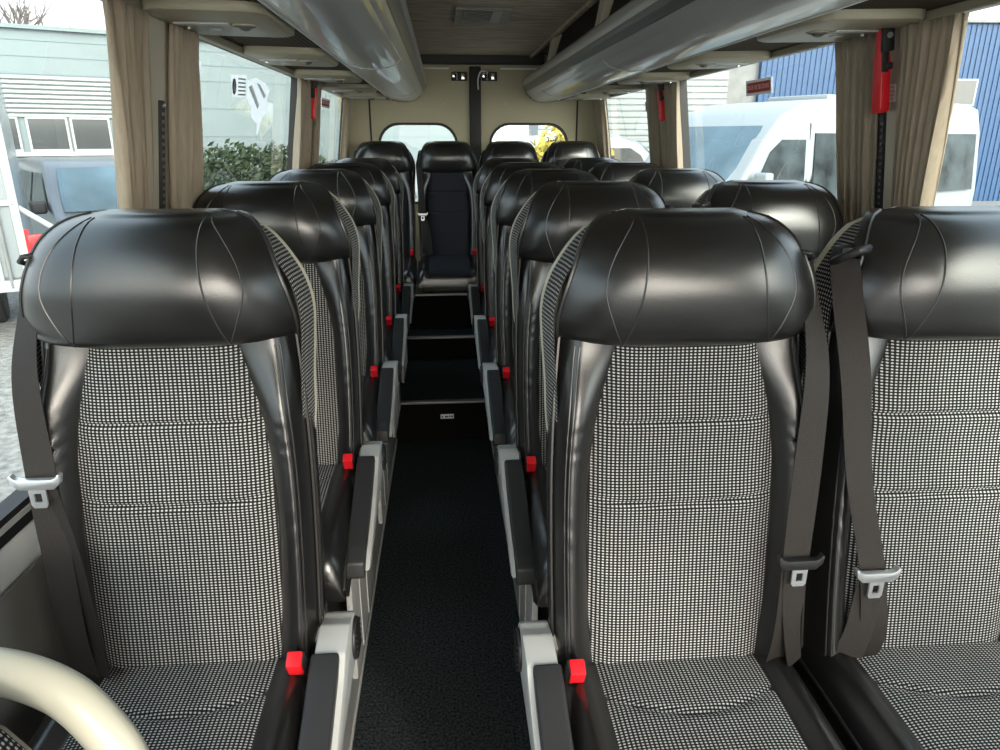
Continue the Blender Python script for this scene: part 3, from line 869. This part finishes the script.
# exit signs stuck on the panes
def exit_sign(s, y0, y1, z, label, h=.032):
    t = thing('exit_sign', label, 'sign', on_wall(s, (y0+y1)/2, z, -.019), 0, 'red window signs')
    t.rotation_euler = (0, -s*math.atan(.14), 0)
    w = abs(y1-y0)/2
    MB().box(-.0006, .0006, -w-.012, w+.012, -h/2-.009, h/2+.009).build('border', M['white'], t, 0)
    MB().box(-.0012-(s > 0)*.0, .0012, -w, w, -h/2, h/2).build('panel', M['signred'], t, 0)
    c = bpy.data.curves.new('lettering', 'FONT'); c.body = 'ISSUE DE SECOURS'; c.align_x = 'CENTER'; c.align_y = 'CENTER'; c.size = h*.62
    c.extrude = .0004
    f = bpy.data.objects.new('lettering', c); link(f, t)
    # text reads from inside the bus
    if s > 0: f.matrix_basis = Matrix(((0, 0, -1, -.002), (-1, 0, 0, 0), (0, 1, 0, 0), (0, 0, 0, 1)))
    else: f.matrix_basis = Matrix(((0, 0, 1, .002), (1, 0, 0, 0), (0, 1, 0, 0), (0, 0, 0, 1)))
    c.materials.append(M['pink'])
    dg = bpy.context.evaluated_depsgraph_get(); dg.update()
    me = bpy.data.meshes.new_from_object(f.evaluated_get(dg))
    xs = [v.co.x for v in me.vertices]; k = w*1.84/(max(xs)-min(xs))
    for v in me.vertices: v.co.x *= k
    mb0 = f.matrix_basis.copy(); bpy.data.objects.remove(f)
    f = link(bpy.data.objects.new('lettering', me), t); f.matrix_basis = mb0
    return t
exit_sign(1, 2.51, 2.70, 1.722, 'red sign with pale lettering on the right window before the parked minibus', .034)
exit_sign(1, 3.83, 4.06, 1.714, 'small red sign on the last right window', .032)
exit_sign(-1, 4.19, 4.46, 1.737, 'small red sign on the last left window', .03)

# torn sticker and label on the left pane
def sheet(name, pts, mat, parent, d):
    mb = MB()
    P0 = [(wx(-1, z)-.0+d-.022, y, z) for y, z in pts]
    vs = [mb.bm.verts.new(p) for p in P0]; f = mb.bm.faces.new(vs)
    r = bmesh.ops.extrude_face_region(mb.bm, geom=[f])
    for v in r['geom']:
        if isinstance(v, bmesh.types.BMVert): v.co.x += .0008
    bmesh.ops.recalc_face_normals(mb.bm, faces=mb.bm.faces[:])
    return mb.build(name, mat, parent, 0)
st = thing('torn_sticker', 'torn white sticker remains hanging on the left window pane', 'sticker', (0, 0, 0))
sheet('paper', [(2.64, 1.735), (2.756, 1.752), (2.90, 1.745), (2.97, 1.725), (2.93, 1.69), (2.91, 1.64), (2.84, 1.61), (2.825, 1.585), (2.80, 1.560), (2.785, 1.572), (2.80, 1.60), (2.76, 1.605), (2.71, 1.62), (2.69, 1.655), (2.64, 1.68)], M['sticker'], st, .001)
sheet('peeled_strip', [(2.65, 1.715), (2.69, 1.725), (2.80, 1.665), (2.78, 1.65)], M['stickergrey'], st, .003)
sheet('peeled_strip', [(2.76, 1.735), (2.80, 1.735), (2.90, 1.70), (2.87, 1.69)], M['stickergrey'], st, .003)
lb2 = thing('window_label', 'small printed label with a dark oval mark on the left window pane', 'label', (0, 0, 0))
sheet('paper', [(2.445, 1.738), (2.63, 1.752), (2.62, 1.68), (2.47, 1.672)], M['sticker'], lb2, .001)
sheet('oval_mark', [(2.475+.022*math.cos(a), 1.706+.024*math.sin(a)) for a in lin(0, 2*PI, 17)[:-1]], M['ink'], lb2, .003)
sheet('oval_mark', [(2.475+.010*math.cos(a), 1.706+.016*math.sin(a)) for a in lin(0, 2*PI, 17)[:-1]], M['sticker'], lb2, .005)
for k in range(5):
    z = 1.735-k*.012
    sheet('text_line', [(2.52, z), (2.61, z+.004), (2.61, z-.001), (2.52, z-.005)], M['textgrey'], lb2, .003)
sp = sheet('sticker_residue', [(2.04, 1.80), (2.10, 1.795), (2.15, 1.745), (2.155, 1.72), (2.13, 1.693), (2.07, 1.672), (2.045, 1.66)], M['sticker'], None, .001)
tag(sp, 'white sticker residue at the left window edge beside the narrow curtain', 'sticker')

# ------------------------------------------------------------------ grab rail and the seat corner in front
fs = thing('crew_seat', 'seat back with dotted fabric at the very lower left corner under the cream rail', 'seat', (-.478, .33, -.002))
mb = MB(); P = []; UV = []
def crew_ring(k, n=28):
    # rounded shoulder outline of the backrest, x across, z up
    out = []
    for i in range(n):
        a = -PI/2+2*PI*i/n
        cx, sz = math.cos(a), math.sin(a)
        e = .45
        out.append((.215*k*math.copysign(abs(cx)**e, cx), .93+.275*k*math.copysign(abs(sz)**e, sz)))
    return out
rings = []
for k, y in ((.90, -.055), (.97, -.045), (1.0, -.02), (1.0, .02), (.97, .045), (.90, .055)):
    rings.append([(x, y+(z-.93)*.12, z) for x, z in crew_ring(k)])
mb.loft(rings).build('backrest', M['leather'], fs, 50)
for y0, sg in ((-.058, -1), (.058, 1)):
    mb = MB(); P = []; UV = []
    for z in lin(.70, 1.10, 20):
        row = []; ur = []
        for x in lin(-.16, .16, 16):
            q = min((.175-abs(x))/.05, 1); row.append((x, y0+(z-.93)*.12-sg*.004*(1-q)+sg*.003, z)); ur.append((x, z))
        P.append(row); UV.append(ur)
    mb.grid(P, UV).build('fabric_panel', M['fabric'], fs, 50)
mb = MB(); P = []; UV = []
for v, y in enumerate(lin(-.050, .050, 8)):
    pts = [(x*1.012, y+(z-.93)*.12, .93+(z-.93)*1.012) for x, z in crew_ring(1.0-.06*(abs(v-3.5)/3.5)**3)]
    P.append(pts); UV.append([(i*.045, y) for i in range(len(pts))])
mb.grid(P, UV).build('edge_gusset', M['fabric'], fs, 50)
MB().box(-.20, .20, -.46, .03, .56, .66, .03, 3).build('cushion', M['leather'], fs, 40)
m = MB().box(-.16, .16, -.40, .02, .50, .565, .01)
for x in (-.13, .13):
    for y in (-.36, -.02): m.box(x-.018, x+.018, y-.018, y+.018, 0, .51)
m.build('seat_frame', M['black'], fs, 40)

gr = thing('grab_rail', 'thick cream curved grab rail in the lower left corner', 'grab rail', (-.40, .47, ZP))
pts = spline([(-.64, .485, .75), (-.625, .485, .95), (-.58, .486, 1.08), (-.50, .486, 1.135), (-.42, .486, 1.150), (-.363, .484, 1.146), (-.316, .476, 1.130), (-.285, .466, 1.102), (-.266, .458, 1.066), (-.256, .45, 1.0), (-.252, .445, .85)], 60)
MB().tube([(p.x+.40, p.y-.47, p.z-ZP) for p in pts], .0175, 16).build('hoop', M['cream'], gr, 60)
for x in (-.64, -.252):
    y = .485 if x < -.5 else .445
    MB().tube([(x+.40, y-.47, .77-ZP if x < -.5 else .87-ZP), (x+.40, y-.47, .004)], .0165, 14).build('upright', M['cream'], gr, 60)
    MB().cyl((x+.40, y-.47, .006), .035, .012, 'z', 20, .003).build('foot_plate', M['grey'], gr, 40)

# ------------------------------------------------------------------ outside
GZ = -.57
M['gravel'] = plain('pale_gravel', (0.240, 0.234, 0.222), .95, 0, .2, bump=1, bscale=40, vary=.5, vscale=14)
M['vanwhite'] = plain('white_van_paint', (.25, .275, .29), .3, 0, .5, coat=.3)
M['vanglass'] = plain('tinted_vehicle_glass', (.035, .045, .05), .15, 0, .15, vary=.95, vscale=2.6)
M['windscreen'] = plain('blue_windscreen_glass', (0.072, 0.120, 0.156), .08, 0, .6, vary=.5, vscale=1.5)
M['vandark'] = plain('dark_vehicle_plastic', (.03, .03, .032), .5)
M['tyre'] = plain('tyre_rubber', (.02, .02, .02), .7)
M['board'] = plain('pale_blue_cladding', (.165, .207, .22), .6, vary=.06, vscale=2)
M['boardgap'] = plain('cladding_joint', (.17, .22, .24), .8)
M['windowdark'] = plain('dark_hut_window', (.05, .055, .06), .12, 0, .7)
M['frame'] = plain('white_window_frame', (0.348, 0.372, 0.384), .5)
M['carpaint'] = plain('grey_blue_car_paint', (.12, .135, .16), .3, .2, .5, coat=.4)
M['blue'] = plain('blue_cladding', (.016, .066, .165), .5, vary=.15, vscale=4)
M['greyclad'] = plain('grey_cladding', (0.182, 0.187, 0.187), .6, vary=.2, vscale=3)
M['ribbed'] = plain('white_ribbed_sheet', (.27, .295, .30), .5)
M['bark'] = plain('grey_bark', (.14, .11, .10), .9)
M['leaf'] = plain('dark_hedge_leaf', (.035, .055, .025), .7, vary=.5, vscale=6)
M['yellow'] = plain('yellow_leaf', (0.385, 0.315, 0.056), .7, vary=.3, vscale=4)
M['amber'] = plain('amber_lens', (.8, .30, .02), .3)

struct(MB().box(-40, 45, -12, 60, GZ-.2, GZ).build('ground', M['gravel'], None, 0))

def frame_obj(name, label, cat, loc, az, group=None):
    """local +x runs along azimuth az (degrees from +Y towards +X), local +y away from the viewer"""
    a = math.radians(az)
    return thing(name, label, cat, loc, math.radians(90-az), group)

# the white minibus on the right
def van(loc, az, name, label):
    t = frame_obj(name, label, 'van', loc, az)
    prof = [(.05, .30), (.0, .55), (.04, .92), (.22, 1.10), (.55, 1.22), (1.00, 1.36), (1.30, 1.72), (1.62, 2.10), (1.95, 2.40), (2.45, 2.57), (3.2, 2.63), (6.6, 2.63), (6.9, 2.56), (7.02, 2.2), (7.08, 1.3), (7.08, .42), (7.0, .32), (6.1, .30), (5.95, .62), (5.55, .72), (5.15, .62), (5.0, .30), (1.55, .30), (1.40, .62), (1.05, .72), (.70, .62), (.55, .30)]
    def fx(v):
        k = max(0, v.z-1.15); inn = .13*(k/1.45)**1.4
        f = max(0, (1.2-v.x))/1.2; inn += .18*f*f
        y = v.y; y = y+inn if y < 1.0 else y-inn
        return (v.x, y, v.z)
    def fo(off): return lambda v: (fx(v)[0], fx(v)[1]-off, v.z)
    mb = MB().prism(prof, 'x' if 0 else 'y', 0, 2.0, 0)
    # profile lies in x,z; give it rounded shoulders
    bmesh.ops.bevel(mb.bm, geom=[e for e in mb.bm.edges if abs(e.verts[0].co.y-e.verts[1].co.y) < .01], offset=.07, segments=4, affect='EDGES', profile=.6)
    body = mb.build('body', M['vanwhite'], t, 40, fx)
    def pane(pts, nm='side_window', mat='vanglass', off=.012):
        m = MB().prism(pts, 'y', -.004, .02); return m.build(nm, M[mat], t, 30, lambda v: (v.x, fx(Vector((v.x, 0, v.z)))[1]+v.y-off, v.z))
    pane([(1.38, 1.42), (2.42, 1.42), (2.42, 2.10), (1.95, 2.10), (1.72, 1.95)])
    pane([(2.62, 1.32), (4.10, 1.32), (4.10, 2.18), (2.62, 2.18)])
    pane([(4.22, 1.32), (5.55, 1.32), (5.55, 2.18), (4.22, 2.18)])
    pane([(5.67, 1.32), (6.88, 1.32), (6.84, 2.18), (5.67, 2.18)])
    # windscreen follows the raked front
    m = MB(); q = [(1.04, 1.40), (1.30, 1.73), (1.62, 2.11), (1.78, 2.25)]
    rings = []
    for x, z in q:
        row = []
        for y in lin(.16, 1.84, 9):
            b = 0.10*((y-1)/.84)**2
            row.append((x-.03+b*.6, y, z+.02))
        rings.append([fx(Vector(p)) for p in row])
    m.grid(rings).build('windscreen', M['windscreen'], t, 60)
    # door frame lines, mirror, handle, bumper, wheels
    m = MB()
    for a, b in (((2.52, .45), (2.52, 2.3)), ((4.16, .45), (4.16, 2.3)), ((1.25, .8), (1.25, 1.45))):
        m.box(a[0]-.008, a[0]+.008, -.01, .02, a[1], b[1])
    m.build('door_seam', M['vandark'], t, 0, lambda v: (v.x, fx(Vector((v.x, 0, v.z)))[1]+v.y-.0, v.z))
    m = MB().box(1.25, 7.0, -.015, .01, .80, .92, .01); m.build('side_moulding', M['greyclad'], t, 30)
    m = MB().box(1.32, 1.46, -.25, -.04, 1.38, 1.72, .04, 3).box(1.36, 1.42, -.08, .03, 1.40, 1.46)
    m.build('mirror', M['vanwhite'], t, 50)
    m = MB().box(2.28, 2.44, -.03, .0, 1.18, 1.22, .008); m.build('handle', M['vandark'], t, 30)
    m = MB().box(-.04, .25, .12, 1.88, .32, .62, .05); m.build('bumper', M['vandark'], t, 40)
    for x in (1.05, 5.55):
        for y in (.02, 1.76):
            w = MB().cyl((x, y+.11, .35), .35, .22, 'y', 28, .03).build('wheel', M['tyre'], t, 40)
            MB().cyl((x, y+.11+(-.112 if y < 1 else .112), .35), .20, .02, 'y', 20, .005).build('hub', M['steel'], w, 40)
    # roof hatch
    MB().box(3.4, 4.4, .5, 1.5, 2.62, 2.70, .03).build('roof_hatch', M['vanwhite'], t, 40)
    return t
van((2.60, 8.05, GZ), 62, 'minibus', 'white high-roof minibus parked outside the right windows')

def car(loc, az, name, label, paint, tall=1.83):
    """local +x from nose to tail, width 1.75"""
    t = frame_obj(name, label, 'car', loc, az)
    k = tall/1.83
    prof = [(.02, .28), (0, .55), (.06, .82), (.30, .96), (.85, 1.06), (1.30, 1.42*k), (1.62, 1.70*k), (2.0, 1.81*k), (3.0, 1.83*k), (3.8, 1.78*k), (4.05, 1.6*k), (4.12, .9), (4.10, .40), (4.0, .30), (3.62, .28), (3.5, .55), (3.2, .64), (2.9, .55), (2.78, .28), (1.2, .28), (1.08, .55), (.78, .64), (.48, .55), (.36, .28)]
    def fx(v):
        kk = max(0, v.z-1.0); inn = .20*(kk/.83)**1.5
        f = max(0, (.8-v.x))/.8; inn += .16*f*f
        y = v.y; y = y+inn if y < .875 else y-inn
        return (v.x, y, v.z)
    mb = MB().prism(prof, 'y', 0, 1.75, 0)
    bmesh.ops.bevel(mb.bm, geom=[e for e in mb.bm.edges if abs(e.verts[0].co.y-e.verts[1].co.y) < .01], offset=.06, segments=4, affect='EDGES', profile=.6)
    mb.build('body', paint, t, 40, fx)
    for s in (0, 1):
        def sg(pts):
            m = MB().prism(pts, 'y', -.006, .012)
            m.build('side_window', M['vanglass'], t, 30, lambda v: (v.x, fx(Vector((v.x, 0, v.z)))[1]+v.y-.008 if s == 0 else 1.75-(fx(Vector((v.x, 0, v.z)))[1]+v.y-.008), v.z))
        sg([(1.22, 1.10), (2.25, 1.10), (2.25, 1.62*k), (1.80, 1.62*k), (1.62, 1.52*k)])
        sg([(2.37, 1.10), (3.40, 1.10), (3.40, 1.62*k), (2.37, 1.62*k)])
        y0 = -.20 if s == 0 else 1.75
        m = MB().box(1.18, 1.34, y0+.0, y0+.20, 1.08, 1.26, .035, 3); m.build('mirror', M['vandark'], t, 50)
        m = MB().box(2.0, 2.2, -.012 if s == 0 else 1.745, .005 if s == 0 else 1.762, .92, .95, .004); m.build('handle', M['vandark'], t, 30)
    rows = []
    for x, z in ((.90, 1.08), (1.12, 1.27*k), (1.36, 1.48*k), (1.60, 1.665*k)):
        rows.append([fx(Vector((x-.055+.035*((y-.875)/.7)**2, y, z+.035))) for y in lin(.14, 1.61, 9)])
    m = MB(); m.grid(rows); ws = m.build('windscreen', M['windscreen'], t, 60)
    m = MB()
    for q in range(3):
        zz = 1.16+q*.09
        m.box(.985+q*.10, 1.0+q*.10, .28, .38, zz, zz+.05)
    m.build('windscreen_sticker', M['white'], ws, 0)
    MB().box(-.03, .2, .14, 1.61, .30, .56, .05).build('bumper', M['vandark'], t, 40)
    MB().box(-.01, .1, .50, 1.25, .66, .80, .02).build('front_grille', M['vandark'], t, 40)
    for y in (.20, 1.30): MB().box(.04, .22, y, y+.25, .74, .92, .04).build('headlamp', M['steel'], t, 40)
    for x in (.78, 3.2):
        for y in (.0, 1.55):
            w = MB().cyl((x, y+.10, .31), .31, .20, 'y', 28, .03).build('wheel', M['tyre'], t, 40)
            MB().cyl((x, y+.10+(-.10 if y < 1 else .10), .31), .19, .02, 'y', 20, .005).build('hub', M['steel'], w, 40)
    return t
# nose looks towards the bus: tail runs away along azimuth -38
car((-3.60, 10.98, GZ), -38.5, 'car', 'grey blue small van-like car parked outside the nearest left window', M['carpaint'])
car((5.2, 14.6, GZ), -90, 'car', 'white van-like car parked sideways outside the last right window', M['vanwhite'], 2.2)

# pale blue site hut with boards, roller shutter and dark windows on the left
def hut():
    t = frame_obj('site_hut', 'pale blue clad building with long boards and dark windows beyond the left windows', 'building', (-12.0, 12.7, GZ), 60.5)
    L = 15.0
    MB().box(0, L, 0, 2.5, 0, 4.05).build('wall', M['board'], t, 0)
    m = MB()
    for z in (3.86, 3.58, 3.27): m.box(-.01, L+.01, -.012, .0, z, z+.03)
    for z in (2.72, 2.15, 1.55, .95): m.box(7.2, L+.01, -.012, .0, z, z+.025)
    for x in (9.3, 11.6, 13.4): m.box(x, x+.02, -.008, .0, .3, 3.27)
    m.build('board_joint', M['boardgap'], t, 0)
    m = MB()
    for k in range(9):
        z = 3.24-k*.085
        m.prism([(-.035, z), (-.05, z-.05), (-.02, z-.075), (.0, z-.075), (.0, z)], 'x', .3, 7.15)
    m.build('ribbed_band', M['ribbed'], t, 0)
    for x0, x1 in ((4.62, 5.32), (5.36, 6.06), (3.1, 4.5), (6.2, 6.95)):
        w = MB().plate_hole([(x0, 1.86), (x1, 1.86), (x1, 2.50), (x0, 2.50)], [(x0+.04, 1.91), (x1-.04, 1.91), (x1-.04, 2.47), (x0+.04, 2.47)], lambda a, b, e: (a, -.05+e, b), .05).build('window', M['frame'], t, 0)
        MB().box(x0+.03, x1-.03, -.02, .0, 1.90, 2.48).build('pane', M['windowdark'], w, 0)
    MB().box(.3, 7.2, -.07, .0, 1.78, 1.86, .01).build('window_ledge', M['frame'], t, 0)
    MB().box(-.1, L+.1, -.1, 2.6, 4.05, 4.12).build('roof', M['board'], t, 0)
    for x in (4.75, 7.3): MB().tube([(x, -.05, 0), (x, -.05, 1.8)], .02, 6).build('downpipe', M['greyclad'], t, 0)
hut()

# white trailer at the left edge
t = frame_obj('trailer', 'white box trailer with red tail lamp at the left picture edge', 'trailer', (-6.68, 6.77, GZ), 63)
MB().box(0, 2.5, 0, 2.4, .55, 2.9, .04).build('box_body', M['vanwhite'], t, 40)
m = MB()
for z in (.60, 1.45, 2.75): m.box(.02, 2.48, -.03, .0, z, z+.06, .008)
m.box(2.42, 2.5, -.03, 0, .6, 2.85, .01); m.box(2.20, 2.24, -.03, 0, .6, 2.85, .01); m.box(1.2, 1.26, -.03, 0, .6, 2.85, .01)
m.build('door_frame', M['frame'], t, 30)
m = MB()
for x in (2.30, 1.75): m.tube([(x, -.05, .6), (x, -.05, 2.8)], .018, 8)
m.build('locking_bar', M['greyclad'], t, 40)
MB().box(0, 2.5, -.06, .10, .56, .68, .01).box(.2, 2.62, .0, .2, .60, .72, .01).build('bumper', M['frame'], t, 30)
MB().box(2.52, 2.66, -.05, .03, .98, 1.14, .01).box(2.48, 2.54, -.02, .02, .9, 1.2).build('tail_lamp', M['red'], t, 30)
MB().box(2.52, 2.66, -.05, .03, .90, .98, .01).build('tail_lamp', M['amber'], t, 30)
MB().tube([(2.4, .02, 1.5), (2.95, .05, 1.05)], .03, 8).build('strut', M['frame'], t, 40)
for x in (.3, 2.0): MB().cyl((x, 1.2, .36), .36, .24, 'x', 24, .03).build('wheel', M['tyre'], t, 40)

# hedge below the hut wall
def leafy(name, label, cat, c, half, n, mat, size, seed, kind=None, stems=True):
    rnd = random.Random(seed)
    t = thing(name, label, cat, (c[0], c[1], GZ))
    m = MB(); bm = m.bm
    for i in range(n):
        while True:
            p = Vector((rnd.uniform(-1, 1), rnd.uniform(-1, 1), rnd.uniform(-1, 1)))
            if p.length < 1 and rnd.random() < .25+p.length: break
        q = Vector((p.x*half[0], p.y*half[1], half[2]+p.z*half[2]+rnd.uniform(-.1, .1)))
        a = Vector((rnd.gauss(0, 1), rnd.gauss(0, 1), rnd.gauss(0, 1))).normalized(); b = a.orthogonal().normalized(); cc = a.cross(b)
        sz = size*rnd.uniform(.6, 1.3)
        vs = [bm.verts.new(q+b*sz), bm.verts.new(q+cc*sz*.5+a*sz*.15), bm.verts.new(q-b*sz), bm.verts.new(q-cc*sz*.5+a*sz*.15)]
        bm.faces.new(vs)
    m.build('foliage', mat, t, 0)
    m = MB()
    for i in range(9):
        x, y = rnd.uniform(-.7, .7)*half[0], rnd.uniform(-.5, .5)*half[1]
        m.tube([(x, y, 0), (x+rnd.uniform(-.2, .2), y, half[2]), (x+rnd.uniform(-.4, .4), y, half[2]*1.7)], [.03, .02, .008], 6)
    m.build('stem', M['bark'], t, 40)
    return t
leafy('hedge', 'dark green hedge below the clad wall beyond the left window', 'hedge', (-3.95, 15.4), (2.3, .75, 1.0), 7000, M['leaf'], .075, 3)
leafy('bush', 'yellow leafed bush outside the right rear window', 'bush', (2.05, 12.0), (.9, .8, 1.15), 2200, M['yellow'], .10, 5)

# bare tree behind the hut
def bare_tree(loc):
    t = thing('bare_tree', 'leafless tree above the clad building at upper left', 'tree', loc)
    rnd = random.Random(11); tr = MB(); br = MB()
    def grow(p, d, l, r, dep, mb):
        q = p+d*l
        mid = p.lerp(q, .5)+Vector((rnd.uniform(-1, 1), rnd.uniform(-1, 1), 0))*l*.06
        mb.tube([p, mid, q], [r, r*.85, r*.65], 5)
        if dep == 0: return
        for i in range(3 if dep > 1 else 4):
            nd = (d+Vector((rnd.uniform(-.8, .8), rnd.uniform(-.8, .8), rnd.uniform(-.1, .5)))).normalized()
            grow(p.lerp(q, rnd.uniform(.6, 1)), nd, l*rnd.uniform(.6, .82), r*.6, dep-1, br)
    grow(Vector((0, 0, 0)), Vector((0, 0, 1)), 2.6, .20, 5, tr)
    tr.build('trunk', M['bark'], t, 40); br.build('branches', M['bark'], t, 40)
bare_tree((-12.6, 22.0, GZ))

# right: blue warehouse with grey end, white ribbed shed
t = frame_obj('warehouse', 'large blue clad warehouse behind the minibus on the right', 'building', (8.2, 24.7, GZ), 93)
MB().box(2.45, 16.0, 0, 5, 0, 5.70).build('blue_wall', M['blue'], t, 0)
m = MB()
for k in range(75): m.box(2.45+k*.18, 2.49+k*.18, -.03, 0, 0, 5.70)
m.build('cladding_rib', M['blue'], t, 0)
w = MB().box(8.6, 9.85, -.06, .0, 3.15, 4.0).build('window', M['frame'], t, 0)
MB().box(8.66, 9.79, -.08, -.05, 3.2, 3.95).build('pane', M['windowdark'], w, 0)
MB().box(.0, 2.45, .2, 5, 0, 4.9).build('grey_wall', M['greyclad'], t, 0)
MB().box(2.4, 16.1, -.15, 5.1, 5.70, 5.78).build('roof', M['greyclad'], t, 0)
t = frame_obj('ribbed_shed', 'white horizontally ribbed shed seen through the far right windows', 'building', (2.5, 19.2, GZ), 92)
MB().box(0, 4.9, 0, 3, 0, 3.75).build('wall', M['ribbed'], t, 0)
m = MB()
for k in range(24): m.prism([(-.03, .1+k*.15), (-.03, .165+k*.15), (0, .195+k*.15), (0, .07+k*.15)], 'x', 0, 4.9)
m.build('rib', M['ribbed'], t, 0)
for x in (.9, 4.0):
    w = MB().box(x, x+.75, -.06, 0, 1.7, 2.4).build('window', M['frame'], t, 0)
    MB().box(x+.05, x+.70, -.08, -.05, 1.75, 2.35).build('pane', M['windowdark'], w, 0)
# behind the rear doors
car((-.95, 9.6, GZ), 8, 'car', 'white car seen between the rear bench headrests through the left rear window', M['vanwhite'], 1.70)

# ------------------------------------------------------------------ light, camera
w = bpy.data.worlds.new('sky'); SC.world = w; w.use_nodes = True
nt = w.node_tree; bg = nt.nodes['Background']
tc = node(nt, 'ShaderNodeTexCoord'); sx = node(nt, 'ShaderNodeSeparateXYZ'); nt.links.new(tc.outputs['Generated'], sx.inputs[0])
cr = node(nt, 'ShaderNodeValToRGB'); nt.links.new(sx.outputs['Z'], cr.inputs['Fac'])
cr.color_ramp.elements[0].position = 0; cr.color_ramp.elements[0].color = (.94, .98, 1.0, 1)
cr.color_ramp.elements[1].position = .6; cr.color_ramp.elements[1].color = (.72, .86, 1.0, 1)
SUN = Vector((.30, -.86, .40)).normalized()
nr = node(nt, 'ShaderNodeVectorMath', operation='NORMALIZE'); nt.links.new(tc.outputs['Generated'], nr.inputs[0])
dt = node(nt, 'ShaderNodeVectorMath', operation='DOT_PRODUCT'); nt.links.new(nr.outputs[0], dt.inputs[0]); dt.inputs[1].default_value = SUN
cl = node(nt, 'ShaderNodeClamp'); nt.links.new(dt.outputs['Value'], cl.inputs['Value'])
pw = node(nt, 'ShaderNodeMath', operation='POWER'); nt.links.new(cl.outputs[0], pw.inputs[0]); pw.inputs[1].default_value = 7
gl = node(nt, 'ShaderNodeMix', data_type='RGBA', blend_type='ADD'); gl.inputs['Factor'].default_value = 1
gc = node(nt, 'ShaderNodeVectorMath', operation='SCALE'); gc.inputs[0].default_value = (6.6, 6.0, 5.0); nt.links.new(pw.outputs[0], gc.inputs['Scale'])
nt.links.new(cr.outputs['Color'], gl.inputs['A']); nt.links.new(gc.outputs[0], gl.inputs['B'])
nt.links.new(gl.outputs['Result'], bg.inputs['Color']); bg.inputs['Strength'].default_value = 1.5
sun = bpy.data.lights.new('sun', 'SUN'); sun.energy = 1.0; sun.angle = math.radians(4); sun.color = (1, .94, .82)
so = bpy.data.objects.new('sun', sun); link(so, None, (0, -5, 10))
so.rotation_euler = (-SUN).to_track_quat('-Z', 'Y').to_euler()

cam = bpy.data.cameras.new('camera'); co = bpy.data.objects.new('camera', cam); link(co)
cam.sensor_fit = 'HORIZONTAL'; cam.sensor_width = 36; cam.lens = 700/1000*36; cam.clip_start = .03; cam.clip_end = 300
yaw, pitch = math.radians(4.487), math.radians(18.705)
co.location = (0, 0, 1.55)
co.rotation_euler = (PI/2-pitch, 0, -yaw)
SC.camera = co
SC.view_settings.view_transform = 'Standard'; SC.view_settings.look = 'None'
SC.view_settings.gamma = 1; SC.view_settings.use_curve_mapping = False
SC.view_settings.exposure = 0.6
